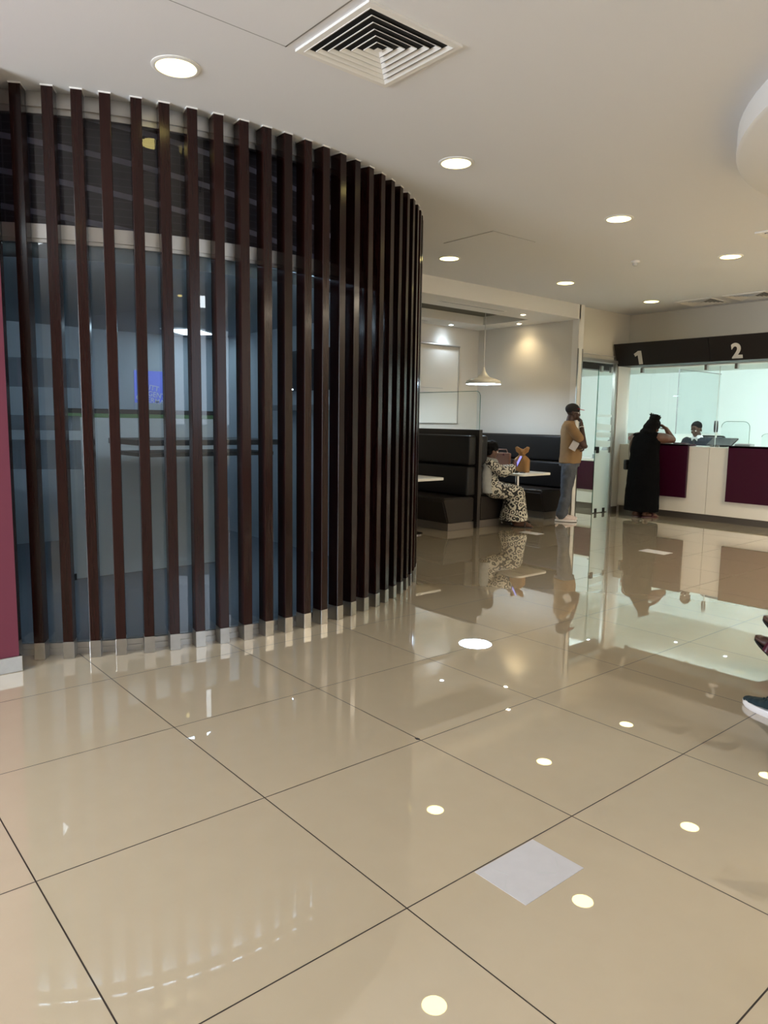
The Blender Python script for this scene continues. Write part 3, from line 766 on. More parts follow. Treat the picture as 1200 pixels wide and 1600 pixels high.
# strip lights added unseen behind the fascia and behind the door head, washing the far walls
for x0_, x1_, y_, l in ((-3.45, 1.45, 9.62, 'long strip light added behind the fascia, washing the teller room wall'), (-7.6, -3.98, 8.30, 'strip light added behind the door head, washing the office walls')):
    t = thing('added_strip_light', l, 'strip light', ((x0_+x1_)/2, y_, 2.45)); hw_ = (x1_-x0_)/2
    Mx = Matrix.Rotation(R(-28), 4, 'X')
    MB().box(-hw_, hw_, -.02, -.004, -.16, 0, M=Mx).build('added_strip_housing', M['trimw'], t)
    MB().box(-hw_+.02, hw_-.02, -.004, 0, -.15, -.02, M=Mx).build('strip_diffuser', M['added_strip'], t)

# ------------------------------------------------------------------ inside the round office
t = thing('reflected_panel', 'bluish glowing rectangle standing in for a panel reflected in the glass', 'ceiling light', (-4.95, 2.45, 2.40), R(40))  # glowing panel added in place of one reflected in the glass
t_office = t
MB().box(-.20, .20, -.28, .28, -.012, -.004).build('added_panel_diffuser', M['panel'], t)
f = MB()
for a in ((-.22, .22, -.30, -.28), (-.22, .22, .28, .30), (-.22, -.20, -.28, .28), (.20, .22, -.28, .28)): f.box(*a, -.014, 0)
f.build('panel_frame', M['trimw'], t)
t = thing('wall_tv', 'dark flat television on the office wall, seen between the slats', 'television', (-3.36, 3.05, 1.92))
MB().box(-.50, .50, -.05, -.01, -.21, .21, .006).build('screen_panel', M['tv'], t)
MB().box(-.40, -.28, -.0525, -.05, -.198, -.188).build('status_light', M['lampc'], t)
MB().box(-.1, .1, -.01, 0, -.1, .1).build('wall_bracket', M['black'], t)
t = tag(MB().box(-3.86, -2.86, 2.87, 3.05, 1.50, 1.56, .004).build('wall_shelf', M['grey']), 'grey ledge shelf under the television inside the round office', 'shelf')
t = thing('desk_partition', 'pale desk partition with a black top rail behind the curved glass', 'partition', (-3.4, 1.25, 0))
MB().box(-.02, .02, -.70, .80, .012, 1.40, .002).build('partition_panel', M['lgrey'], t)
MB().box(-.03, .03, -.71, .81, 1.435, 1.475, .003).build('top_rail', M['black'], t)
MB().box(-.025, .025, -.70, .80, 1.40, 1.435, .001).build('green_strip', M['green'], t)
for y in (-.66, .76): MB().box(-.03, .03, y-.03, y+.03, 0, .06).build('partition_foot', M['black'], t)
t = thing('office_counter_desk', 'thin black-edged desk behind the curved glass', 'desk', (-2.75, 1.45, 0))
MB().box(-.35, .35, -.62, .62, 1.19, 1.235, .004).build('desk_top', M['black'], t)
MB().box(-.30, .30, -.58, .58, 1.10, 1.13, .002).build('under_shelf', M['black'], t)
for sx in (-.28, .28):
    for sy in (-.56, .56): MB().tube([(sx, sy, 0), (sx, sy, 1.2)], .018).build('desk_leg', M['alu'], t)
t = thing('added_office_strip', 'curved strip light added under the middle rail inside the round office', 'strip light', (CX, CY, 0))  # unseen strip added to light the office interior
MB().arc((0, 0), 2.470, 2.482, -44, 56, 2.305, 2.385).build('added_strip_housing', M['alu'], t, 30)
MB().arc((0, 0), 2.462, 2.469, -44, 56, 2.345, 2.38).build('strip_diffuser', M['ospot'], t, 30)
# reflected screen painted as a blue poster on the office back wall
t = thing('reflected_screen', 'blue sheet standing in for a screen with white slanting lettering reflected in the curved glass', 'reflection', (XN, 2.215, 1.68), 0)
MB().box(.0, .006, -.19, .19, -.30, .28).build('reflected_sheet', M['blue'], t)
MB().box(.0055, .0075, -.19, .19, -.30, -.10).build('pale_footer', M['office'], t)
for i, s in enumerate(('KITT', 'ANGENT', 'OMERMAL')):
    Mx = Matrix.Translation((.008, .02, .08-i*.075)) @ Matrix.Rotation(PI/2, 4, 'Z') @ Matrix.Rotation(PI/2, 4, 'X') @ Matrix.Rotation(R(-10), 4, 'Z')
    lettering('lettering', s, .085, M['shirt'], t, Mx, .001, .001)

# ------------------------------------------------------------------ paper on the floor
def sheet(x0, x1, y0, y1, label, rz=0):
    m = MB().box(-(x1-x0)/2, (x1-x0)/2, -(y1-y0)/2, (y1-y0)/2, 0, .0012)
    o = m.build('paper_sheet', M['paper'], loc=((x0+x1)/2, (y0+y1)/2, 0.0002), rot=(0, 0, rz))
    return tag(o, label, 'paper', 'white sheets taped to the floor')
p = sheet(1.606, 1.811, .281, .569, 'large scuffed white sheet stuck on the near floor tile')
for a, b, l, r in ((.045, .03, .06, .9), (-.05, -.08, .05, .3), (.0, -.115, .04, 2.2), (.03, .10, .05, 2.4)):
    MB().box(-l/2, l/2, -.0012, .0012, .0012, .0016, M=Matrix.Translation((a, b, 0)) @ Matrix.Rotation(r, 4, 'Z')).build('scuff', M['lgrey'], p)
sheet(-2.985, -2.69, 6.04, 6.20, 'white sheet stuck on the floor before the seated woman')
sheet(-1.29, -.98, 6.08, 6.27, 'white sheet on the floor between the standing man and counter')
# chipped corner of one tile
tag(MB().prism([(0, 0), (.018, -.004), (.03, .004), (.02, .014), (.006, .012)], 0, .0008).build('tile_chip', M['ink'], loc=(.765, .792, 0.0002)), 'dark chipped corner where four floor tiles meet', 'chip')
# ------------------------------------------------------------------ people
V3 = Vector
def head(B, c, T=None, w=1.0):
    """head fused into blob B; c = centre of skull, T = 3x3 turn; face towards +y"""
    T = T or Matrix.Identity(3); E = T.to_euler()
    def P(x, y, z): return V3(c) + T @ V3((x, y, z))*w
    B.ball(P(0, -.005, .02), (.073*w, .092*w, .088*w), rot=E)
    B.ball(P(0, .022, -.045), (.056*w, .066*w, .070*w), rot=E)
    B.ball(P(0, .055, -.092), (.030*w, .026*w, .022*w), rot=E)           # chin
    for s in (-1, 1):
        B.ball(P(s*.033, .062, -.030), (.024*w, .022*w, .024*w), rot=E)   # cheek
        B.ball(P(s*.030, .078, .018), (.024*w, .012*w, .009*w), rot=E)    # brow
        B.ball(P(s*.076, -.004, -.018), (.010*w, .020*w, .030*w), rot=E)  # ear
        B.ball(P(s*.011, .096, -.036), (.010*w, .010*w, .008*w), rot=E)   # nostril
    B.limb([P(0, .083, .012), P(0, .104, -.033)], [.009*w, .012*w])       # nose
    B.ball(P(0, .086, -.064), (.024*w, .012*w, .008*w), rot=E)
    B.ball(P(0, .083, -.074), (.022*w, .012*w, .008*w), rot=E)            # lips
    return P
def eyes(P, parent, w=1.0):
    for s in (-1, 1):
        MB().ball(P(s*.030, .077, -.004), .0115*w, sub=2).build('eye', M['eye'], parent, 180)
        MB().ball(P(s*.030, .0845, -.004), .0062*w, sub=2).build('pupil', M['black'], parent, 180)
def hand(B, wrist, f, n, side, curl=.5, w=1.0, thumb=.6):
    """palm along f, back of hand towards n, side=+1 thumb on +(f x n)"""
    f = V3(f).normalized(); n = V3(n); n = (n-f*n.dot(f)).normalized(); s = f.cross(n)*side
    wr = V3(wrist)
    B.limb([wr, wr+f*.035*w], [.026*w, .027*w])
    for k in (-1.4, -.5, .4, 1.3): B.limb([wr+f*.02*w+s*.012*k*w, wr+f*.088*w+s*.0185*k*w*.92], [.015*w, .0125*w])
    for k, L in ((1.4, .070), (.47, .080), (-.47, .074), (-1.4, .058)):
        p = wr+f*.086*w+s*.0185*k*w; pts = [p]; a = curl*.5
        for j, q in enumerate((.45, .32, .23)):
            d = f*math.cos(a)-n*math.sin(a); p = p+d*L*q*w; pts.append(p); a += curl*1.0
        B.limb(pts, [.0098*w, .0092*w, .0086*w, .0075*w], 10)
    b = wr+f*.026*w+s*.022*w
    a = thumb
    p1 = b+(f*.6+s*.8).normalized()*.036*w; p2 = p1+(f*.9+s*.35-n*a*.6).normalized()*.032*w; p3 = p2+(f*.95-n*a*.7).normalized()*.025*w
    B.limb([b, p1, p2, p3], [.014*w, .0125*w, .011*w, .009*w], 10)
def foot(B, ankle, fwd, L=.245, w=1.0):
    a = V3(ankle); f = V3((fwd[0], fwd[1], 0)).normalized(); s = V3((f.y, -f.x, 0)); z0 = .012
    B.limb([a, V3((a.x, a.y, .05))-f*.015], [.038*w, .036*w])
    B.limb([V3((a.x, a.y, z0+.028))-f*.035, V3((a.x, a.y, z0+.025))+f*.07, V3((a.x, a.y, z0+.018))+f*(L-.095)], [.032*w, .034*w, .030*w])
    for k, l in ((-1.7, .0), (-.8, .018), (0, .016), (.8, .008), (1.6, -.006)):
        B.limb([V3((a.x, a.y, z0+.012))+f*(L-.10)+s*k*.014, V3((a.x, a.y, z0+.006))+f*(L-.052+l*.6)+s*k*.0165], [.014, .011], 8)
def shoe(parent, ankle, fwd, up, sole, L=.29, pitch=0, w=1.0, black=None, laces=None, flat=1.0):
    """low trainer: sole, upper, laces; ankle = (x, y) above the heel"""
    f = V3((fwd[0], fwd[1], 0)).normalized(); ang = math.atan2(f.y, f.x)-PI/2
    X = Matrix.Translation(V3(ankle)) @ Matrix.Rotation(ang, 4, 'Z') @ Matrix.Rotation(pitch, 4, 'X')
    def out(k, z, g=0):
        P = []
        for i in range(28):
            t = 2*PI*i/28; y = math.sin(t); x = math.cos(t)
            yy = (y*.5+.5)*L-.075; wd = (.036+.012*max(0, min(1, (yy+.02)/(L*.55))))*w
            if yy > L*.5: wd *= 1-.25*((yy-L*.5)/(L*.43))**2
            P.append(X @ V3((x*wd*k+g, yy*k+(1-k)*L*.28, z)))
        return P
    MB().loft([out(.97, 0), out(1.04, .008), out(1.05, .026), out(1.0, .034)]).build('sole', sole, parent, 50)
    if black: MB().loft([out(.96, -.0005), out(1.02, .0), out(1.05, .006), out(1.0, .0065)]).build('tread', black, parent, 50)
    U = MB()
    for y0, rr, z in ((-.035, .036, .06), (.0, .037, .07), (.035, .038, .062), (.075, .040, .05), (.115, .041, .043), (.15, .038, .037), (L-.108, .031, .033)):
        U.ball(X @ V3((0, y0, z)), (rr*1.05*w, rr*1.15, rr*(1.0 if y0 < .05 else .8*flat)), rot=X.to_3x3().to_euler(), sub=2)
    U.skin('upper', up, parent, .006, 5)
    if laces:
        lb = MB()
        for i in range(4):
            y = .055+i*.022; z = .098-i*.013
            lb.tube([X @ V3((-.022, y, z-.012)), X @ V3((0, y+.006, z)), X @ V3((.022, y, z-.012))], .004, 6)
        lb.build('laces', laces, parent, 180)

# ---- standing man in the tan T-shirt
man = thing('person', 'man in tan T-shirt and black cap standing with hand to mouth', 'person', (-3.29, 7.50, 0), R(40-90))
B = MB()
Pm = head(B, (0, .015, 1.575), Euler((R(-6), 0, 0)).to_matrix(), .98)
B.limb([(0, -.03, 1.38), (0, -.01, 1.50)], [.066, .055])
B.trunk([(.82, 0, -.005, .16, .13), (.95, 0, .01, .155, .135), (1.08, 0, .01, .155, .13), (1.25, 0, -.02, .165, .11), (1.36, 0, -.03, .16, .09), (1.42, 0, -.03, .09, .06)])
for s in (-1, 1): B.limb([(s*.09, .0, .86), (s*.095, -.035, .47), (s*.09, -.095+.03*(s < 0), .09)], [.085, .058, .042])
B.limb([(.175, -.03, 1.37), (.205, .165, 1.115)], [.058, .043]); B.limb([(.205, .165, 1.115), (.075, .135, 1.385)], [.046, .030])
hand(B, (.075, .135, 1.385), (-.45, -.05, .9), (.35, .9, .25), 1, 1.35)
B.limb([(-.175, -.03, 1.37), (-.225, .10, 1.10)], [.058, .043]); B.limb([(-.225, .10, 1.10), (.03, .205, 1.09), (.12, .18, 1.09)], [.044, .036, .03])
hand(B, (.115, .185, 1.09), (.9, -.45, .0), (.3, .9, .1), -1, .8)
B.skin('body', M['skinA'], man, .006, 5)
eyes(Pm, man, .98)
S = MB().trunk([(.845, 0, .0, .185, .155), (.93, 0, .012, .182, .16), (1.0, 0, .014, .182, .158), (1.08, 0, .010, .184, .15), (1.2, 0, -.012, .188, .132), (1.3, 0, -.026, .19, .118), (1.37, 0, -.032, .175, .10), (1.42, 0, -.032, .115, .078), (1.45, 0, -.03, .075, .066)])
S.limb([(.165, -.03, 1.365), (.21, .105, 1.205)], [.072, .066]); S.limb([(-.165, -.03, 1.365), (-.215, .05, 1.19)], [.072, .066])
S.skin('t_shirt', M['tan'], man, .008, 4, (.018, .16))
J = MB().trunk([(.80, 0, -.0, .17, .14), (.90, 0, .0, .168, .143)])
for s in (-1, 1):
    y = -.095+.03*(s < 0)
    J.limb([(s*.085, .0, .82), (s*.092, -.01, .66), (s*.095, -.03, .47), (s*.095, y+.045, .30), (s*.092, y+.01, .17), (s*.09, y+.005, .10)], [.112, .098, .078, .074, .073, .078])
J.skin('jeans', M['denim'], man, .008, 3, (.025, .09))
for s in (-1, 1): shoe(man, (s*.095, -.095+.03*(s < 0), 0), (s*.12, 1), M['pinkshoe'], M['rubber'], .295, 0, 1.05, M['black'], M['rubber'])
Bc = MB().ball(Pm(0, -.012, .042), (.085, .104, .082), rot=(R(-6), 0, 0)).build('cap', M['capb'], man, 180)
br = []
for k in (0, 1):
    br.append([tuple(Pm(.078*math.sin(t), .055+.105*math.cos(t) if math.cos(t) > 0 else .055, .052-.012*math.cos(t)+.006*k)) for t in [R(-90+180*i/16) for i in range(17)]])
MB().loft(br).build('cap_brim', M['red'], man, 60)
g = MB()
for s in (-1, 1):
    g.tube([Pm(s*.032+.022*math.cos(R(a)), .098, -.004+.02*math.sin(R(a))) for a in range(0, 361, 30)], .0022, 6)
    g.tube([Pm(s*.054, .096, .004), Pm(s*.076, .0, .0)], .0022, 6)
g.build('spectacles', M['alu'], man, 180)
bc = MB()
for i in range(12):
    a = 2*PI*i/12; d = V3((-.13, -.03, .27)).normalized(); u = d.cross(V3((0, 1, 0))).normalized(); w_ = d.cross(u)
    bc.ball(V3((.088, .138, 1.357))+(u*math.cos(a)+w_*math.sin(a))*.034, .0085, sub=1)
bc.build('bead_bracelet', M['pearl'], man, 180)
MWm = Matrix.Translation(man.location) @ Matrix.Rotation(R(-50), 4, 'Z')
pp = MB().box(-.001, .001, -.05, .05, -.065, .065).build('folded_paper', M['paper'])
pp.matrix_world = MWm @ Matrix.Translation((.222, .035, 1.10)) @ Matrix.Rotation(R(-28), 4, 'X')
tag(pp, 'small white paper slip in the hand of the standing man', 'paper')

# ---- seated woman in the printed dress
sw = thing('person', 'woman in swirl-printed dress seated in the booth looking at her phone', 'person', (-3.60, 6.14, 0), R(50-90))
B = MB()
Tt = Euler((R(-16), 0, R(12))).to_matrix()
Pw = head(B, (0, .02, 1.035), Tt, .93)
B.limb([(0, -.02, .85), (0, .0, .97)], [.058, .05])
B.trunk([(.48, 0, .0, .165, .12), (.6, 0, -.01, .15, .11), (.72, 0, -.02, .15, .105), (.84, 0, -.025, .155, .09), (.89, 0, -.02, .1, .06)])
for s in (-1, 1):
    B.limb([(s*.09, .03, .51), (s*.10, .36, .47), (s*.075, .40, .10)], [.085, .06, .04]); foot(B, (s*.075, .40, .09), (s*.1+.25, 1), .235)
B.limb([(.155, -.015, .85), (.19, .16, .755)], [.052, .042]); B.limb([(.19, .16, .755), (.10, .30, .815)], [.04, .027])
hand(B, (.10, .30, .815), (-.35, .35, .75), (.65, .6, .1), 1, .9, .9)
B.limb([(-.155, -.015, .85), (-.20, .15, .75)], [.052, .042]); B.limb([(-.20, .15, .75), (-.03, .30, .80)], [.04, .027])
hand(B, (-.03, .30, .80), (.4, .3, .75), (-.65, .6, .1), -1, .9, .9)
B.skin('body', M['skinB'], sw, .006, 5); eyes(Pw, sw, .93)
D = MB().trunk([(.45, 0, .05, .20, .17), (.55, 0, .0, .185, .145), (.66, 0, -.015, .17, .13), (.78, 0, -.025, .172, .122), (.86, 0, -.025, .15, .1), (.905, 0, -.02, .09, .075)])
for s in (-1, 1): D.limb([(s*.09, .04, .51), (s*.105, .37, .46)], [.115, .105])
D.trunk([(.095, 0, .345, .235, .20), (.13, 0, .345, .228, .19), (.28, 0, .35, .205, .16), (.42, 0, .35, .20, .135), (.50, 0, .34, .18, .12)])
D.limb([(.15, -.02, .85), (.195, .155, .755), (.125, .27, .80)], [.075, .072, .062]); D.limb([(-.15, -.02, .85), (-.205, .145, .75), (-.07, .26, .785)], [.075, .072, .062])
D.skin('dress', M['dress'], sw, .008, 4, (.022, .12))
hb = MB().ball(Pw(0, -.03, .045), (.098, .105, .09)).ball(Pw(0, -.085, .03), (.075, .06, .075)).ball(Pw(0, -.05, -.03), (.082, .06, .06))
hb.skin('hair', M['hair'], sw, .008, 3, (.02, .04))
sh = MB().trunk([(.47, .10, -.05, .125, .10), (.6, .105, -.075, .115, .095), (.75, .11, -.075, .11, .09), (.86, .105, -.05, .095, .085), (.915, .085, -.025, .05, .06)])
sh.limb([(.10, -.05, .885), (.14, .03, .875), (.165, .07, .80)], [.062, .058, .04])
sh.skin('shawl', M['shawl'], sw, .008, 4, (.018, .10))
for s in (-1, 1):
    f = V3((s*.1+.25, 1, 0)).normalized(); sd = V3((f.y, -f.x, 0)); a = V3((s*.075, .40, 0))
    MB().loft([[a+f*(y-.06)+sd*x*.9+V3((0, 0, z)) for x, y in [(.045*math.cos(t)*(1+.15*math.sin(t)), .125+.13*math.sin(t)) for t in [2*PI*i/20 for i in range(20)]]] for z in (0, .012)]).build('sandal_sole', M['black'], sw, 60)
    MB().tube([a+f*.09+sd*-.045+V3((0, 0, .012)), a+f*.095+sd*-.025+V3((0, 0, .058)), a+f*.095+sd*.025+V3((0, 0, .058)), a+f*.09+sd*.045+V3((0, 0, .012))], .011, 8).build('sandal_strap', M['black'], sw, 60)
MWs = Matrix.Translation(sw.location) @ Matrix.Rotation(R(-40), 4, 'Z')
ph = thing('mobile_phone', 'phone with a violet screen held up by the seated woman', 'phone')
ph.matrix_world = MWs @ Matrix.Translation((.035, .385, .895)) @ Matrix.Rotation(R(-25), 4, 'X') @ Matrix.Rotation(R(12), 4, 'Z')
MB().box(-.038, .038, -.004, .004, -.08, .08, .003).build('phone_body', M['black'], ph)
MB().box(-.035, .035, -.0052, -.004, -.073, .073).build('phone_display', M['phone'], ph)

# ---- woman in black at the counter
bw_ = thing('person', 'woman in long black dress leaning on the teller counter', 'person', (-2.925, 8.92, 0), 0)
B = MB()
Tb = Euler((R(-14), R(10), R(-14))).to_matrix()
Pb = head(B, (.055, .085, 1.375), Tb, .97)
B.limb([(.02, .01, 1.22), (.05, .06, 1.32)], [.066, .056])
B.trunk([(.78, 0, -.02, .22, .17), (.95, 0, -.03, .21, .165), (1.08, 0, -.02, .205, .15), (1.18, 0, .0, .205, .125), (1.25, .01, .01, .16, .095), (1.285, .015, .01, .08, .06)])
for s in (-1, 1): B.limb([(s*.10, -.02, .78), (s*.10, .0, .44), (s*.075, -.04, .085)], [.11, .07, .045])
foot(B, (-.075, -.06, .085), (.55, 1), .245); foot(B, (.07, -.02, .085), (.6, 1), .245)
B.limb([(.19, .02, 1.22), (.225, .10, 1.21), (.258, .285, 1.19)], [.076, .080, .056]); B.limb([(.255, .285, 1.19), (.178, .235, 1.355)], [.056, .030])
hand(B, (.178, .235, 1.355), (-.75, -.25, .55), (.5, .75, .3), 1, .8, .9)
B.limb([(-.205, .01, 1.205), (-.25, .05, 1.0)], [.078, .054]); B.limb([(-.25, .05, 1.02), (-.15, .21, 1.17)], [.05, .032])
hand(B, (-.15, .21, 1.17), (.8, .5, .1), (-.1, .1, 1), -1, .5, .95)
B.skin('body', M['skinB'], bw_, .006, 5); eyes(Pb, bw_, .97)
D = MB().trunk([(.095, 0, -.045, .275, .20), (.14, 0, -.045, .272, .20), (.4, 0, -.04, .262, .20), (.62, 0, -.035, .25, .20), (.8, 0, -.035, .238, .19), (.93, 0, -.04, .222, .18), (1.05, 0, -.03, .225, .17), (1.15, 0, -.01, .23, .15), (1.22, .008, .005, .21, .12), (1.27, .012, .012, .13, .09), (1.29, .015, .015, .085, .07)])
D.limb([(.12, .01, 1.225), (.165, .015, 1.225)], [.085, .080]); D.limb([(-.12, .01, 1.22), (-.172, .01, 1.21)], [.085, .080])
D.skin('dress', M['blackcloth'], bw_, .008, 4, (.02, .14))
hr = MB().ball(Pb(0, -.03, .035), (.110, .112, .102)).ball(Pb(-.01, -.075, -.03), (.10, .07, .09))
for i in range(16):
    a = R(150+240*i/15); x, y = .085*math.cos(a-PI/2*0), .085*math.sin(a)
    q = Pb(.092*math.sin(a+PI), .092*math.cos(a+PI)-.02, .0) if False else Pb(.09*math.cos(R(200+140*i/15)), -.02+.09*math.sin(R(200+140*i/15)), .0)
    hr.limb([q, q+V3((-.012, -.015, -.09)), q+V3((-.03+random.uniform(-.012, .012), -.03, -.17-random.uniform(0, .05)))], [.026, .024, .012], 8)
hr.ball(Pb(-.01, -.085, -.11), (.118, .065, .08)).ball(Pb(0, -.045, .14), (.085, .08, .055))
for i in range(14):
    a = 2*PI*i/14; p = Pb(.06*math.cos(a), -.045+.055*math.sin(a), .15); hr.limb([p, p+V3((.03*math.cos(a), .03*math.sin(a), .015+.045*random.random()))], [.017, .007], 8)
hr.skin('hair', M['hair'], bw_, .007, 2, (.014, .03))
for s, fw in ((-1, (.55, 1)), (1, (.6, 1))):
    f = V3((fw[0], fw[1], 0)).normalized(); sd = V3((f.y, -f.x, 0)); a = V3((-.075, -.06, 0)) if s < 0 else V3((.07, -.02, 0))
    MB().loft([[a+f*(y-.06)+sd*x*.9+V3((0, 0, z)) for x, y in [(.045*math.cos(t)*(1+.15*math.sin(t)), .125+.13*math.sin(t)) for t in [2*PI*i/20 for i in range(20)]]] for z in (0, .012)]).build('sandal_sole', M['sandal'], bw_, 60)
    MB().tube([a+f*.09+sd*-.045+V3((0, 0, .012)), a+f*.095+sd*-.025+V3((0, 0, .058)), a+f*.095+sd*.025+V3((0, 0, .058)), a+f*.09+sd*.045+V3((0, 0, .012))], .011, 8).build('sandal_strap', M['sandal'], bw_, 60)
bg = thing('handbag', 'small black handbag on a pale strap at the hip of the woman in black', 'handbag', (-3.165, 8.86, .80), R(70))
MB().box(-.085, .085, -.035, .035, -.085, .07, .02, 4).build('bag_body', M['black'], bg, 40)
MB().box(-.086, .086, -.040, -.03, -.02, .072, .008, 2).build('bag_flap', M['leather'], bg, 40)
stp = [V3(p)-V3((-3.165, 8.86, .80)) for p in ((-3.165, 8.86, .865), (-3.172, 8.845, 1.0), (-3.165, 8.845, 1.12), (-3.125, 8.85, 1.21), (-3.075, 8.875, 1.275), (-3.01, 8.91, 1.315), (-2.99, 8.97, 1.315), (-3.02, 9.03, 1.27))]
Ri = Matrix.Rotation(-R(70), 3, 'Z')
MB().tube([Ri @ p for p in stp], .006, 8).build('bag_strap', M['strap'], bg, 60)

# ---- teller
te = thing('person', 'teller in navy jumper and white collar seated behind the glass', 'person', (-2.66, 9.98, 0), R(178))
B = MB()
Pt = head(B, (0, .06, 1.355), Euler((R(-20), 0, 0)).to_matrix(), 1.0)
B.limb([(0, -.01, 1.19), (0, .03, 1.28)], [.066, .058])
B.trunk([(.48, 0, 0, .18, .13), (.65, 0, 0, .17, .13), (.9, 0, 0, .18, .12), (1.05, 0, -.005, .19, .11), (1.15, 0, -.01, .16, .085), (1.2, 0, -.01, .09, .06)])
for s in (-1, 1):
    B.limb([(s*.1, .03, .52), (s*.11, .31, .50), (s*.1, .14, .09)], [.09, .065, .045])
    B.limb([(s*.19, 0, 1.12), (s*.235, .10, .90), (s*.11, .32, .99)], [.06, .046, .03])
    hand(B, (s*.11, .32, .99), (-s*.4, .9, .15), (s*.2, .1, 1), s, .6)
B.skin('body', M['skinA'], te, .006, 5); eyes(Pt, te)
S = MB().trunk([(.5, 0, .01, .205, .15), (.7, 0, .0, .195, .148), (.9, 0, 0, .205, .14), (1.08, 0, -.005, .215, .13), (1.17, 0, -.01, .195, .105), (1.225, 0, -.012, .12, .08)])
for s in (-1, 1): S.limb([(s*.185, 0, 1.155), (s*.238, .10, .90), (s*.13, .28, .97)], [.075, .062, .048])
S.skin('jumper', M['navy'], te, .008, 4, (.015, .12))
MB().trunk([(1.20, 0, .005, .094, .084), (1.235, 0, .01, .084, .078), (1.26, 0, .018, .074, .070)]).skin('collar', M['shirt'], te, .006, 2)
for s in (-1, 1): MB().prism([(0, .0), (s*.05, .025), (s*.038, -.042)], -.004, .004, M=Matrix.Translation((s*.006, .104, 1.205)) @ Matrix.Rotation(R(70), 4, 'X')).build('collar_point', M['shirt'], te)
MB().prism([(-.014, .03), (.014, .03), (.018, -.07), (0, -.09), (-.018, -.07)], -.004, .004, M=Matrix.Translation((0, .122, 1.155)) @ Matrix.Rotation(R(80), 4, 'X')).build('tie', M['ink'], te)
T2 = MB()
for s in (-1, 1): T2.limb([(s*.1, .03, .52), (s*.11, .31, .50), (s*.1, .14, .12)], [.11, .085, .06])
T2.skin('trousers', M['ink'], te, .009, 4)
for s in (-1, 1): shoe(te, (s*.1, .14, 0), (0, 1), M['black'], M['ink'], .28)
MB().ball(Pt(0, -.02, .038), (.080, .096, .083), rot=(R(-20), 0, 0)).skin('hair', M['hair'], te, .006, 2, (.006, .02))
t = thing('office_chair', 'black office chair behind the teller', 'chair', (-2.60, 10.22, 0), R(178))
MB().box(-.24, .24, -.02, .46, .40, .455, .025, 3).build('seat', M['black'], t, 40)
MB().box(-.23, .23, -.10, -.05, .60, 1.255, .05, 4).build('backrest', M['black'], t, 40)
MB().tube([(0, .05, .42), (0, -.10, .44), (0, -.09, .7)], .022).build('back_post', M['black'], t)
MB().cyl((0, .22, .06), .028, .35, 16).build('column', M['chrome'], t)
for k in range(5): MB().tube([(0, .22, .09), (.28*math.cos(k*1.2566), .22+.28*math.sin(k*1.2566), .03)], [.022, .03]).build('chair_leg', M['black'], t)

# ------------------------------------------------------------------ things on the booth table
t = thing('paper_bag', 'brown paper takeaway bag twisted shut on the booth table', 'paper bag', (-3.56, 6.76, .7205), R(18))
b = MB(); rings = []
for z, rx, ry, wv, tw in ((0, .102, .062, 0, 0), (.01, .104, .064, 0, 0), (.09, .106, .066, .01, 0), (.17, .104, .063, .03, 0), (.195, .092, .052, .12, .05), (.222, .055, .036, .3, .15), (.243, .032, .026, .35, .2), (.262, .045, .026, .4, .25), (.285, .072, .03, .4, .25), (.31, .088, .036, .35, .28), (.328, .078, .034, .35, .3), (.332, .06, .02, .3, .3)):
    r = []
    for i in range(36):
        a = 2*PI*i/36; c, s = math.cos(a), math.sin(a)
        p = 6 if wv < .04 else 3
        k = (abs(c)**p+abs(s)**p)**(-1/p); k *= 1+wv*math.sin(7*a+z*20)*.5
        x, y = rx*c*k, ry*s*k
        zz = z+((.012*math.sin(5*a)+.05*(abs(c)-.6)) if z > .30 else 0)
        r.append((x*math.cos(tw)-y*math.sin(tw), x*math.sin(tw)+y*math.cos(tw), zz))
    rings.append(r)
b.loft(rings).build('bag_body', M['kraft'], t, 35)
b = MB().tube([(.045*math.cos(a), .03*math.sin(a), .254+.004*math.sin(3*a)) for a in [2*PI*i/14 for i in range(15)]], .008, 6); b.build('twist_tie', M['kraft'], t, 60)
t = thing('leather_bag', 'brown leather bag standing on the booth table behind the seated woman', 'handbag', (-4.02, 6.86, .7205), R(20))
MB().box(-.13, .13, -.05, .05, 0, .25, .018, 3).build('bag_body', M['bagl'], t, 40)
MB().box(-.132, .132, -.054, -.02, .13, .255, .01, 2).build('bag_flap', M['bagl'], t, 40)
MB().prism([(-.02, .0), (.02, .0), (0, .035)], -.003, .003, M=Matrix.Translation((.05, -.056, .215)) @ RX).build('clasp', M['sandal'], t)
MB().tube([(-.09, 0, .25), (-.07, 0, .30), (.07, 0, .30), (.09, 0, .25)], .008, 8).build('bag_handle', M['bagl'], t, 60)
t = thing('sunglasses', 'dark folded sunglasses lying on the booth table edge', 'sunglasses', (-3.50, 6.52, .7205), R(30))
for s in (-1, 1): MB().ball((s*.034, 0, .018), (.03, .006, .018)).build('lens', M['black'], t, 180)
MB().tube([(-.065, 0, .026), (-.06, .02, .008), (.06, .024, .006)], .003, 6).tube([(.065, 0, .026), (.06, .016, .006), (-.06, .03, .006)], .003, 6).build('temple_arm', M['black'], t, 180)
tag(MB().box(-.035, .035, -.07, .07, 0, .009, .003).build('wallet', M['ink'], loc=(-3.47, 6.66, .7205), rot=(0, 0, R(50))), 'small dark wallet lying before the paper bag', 'wallet')

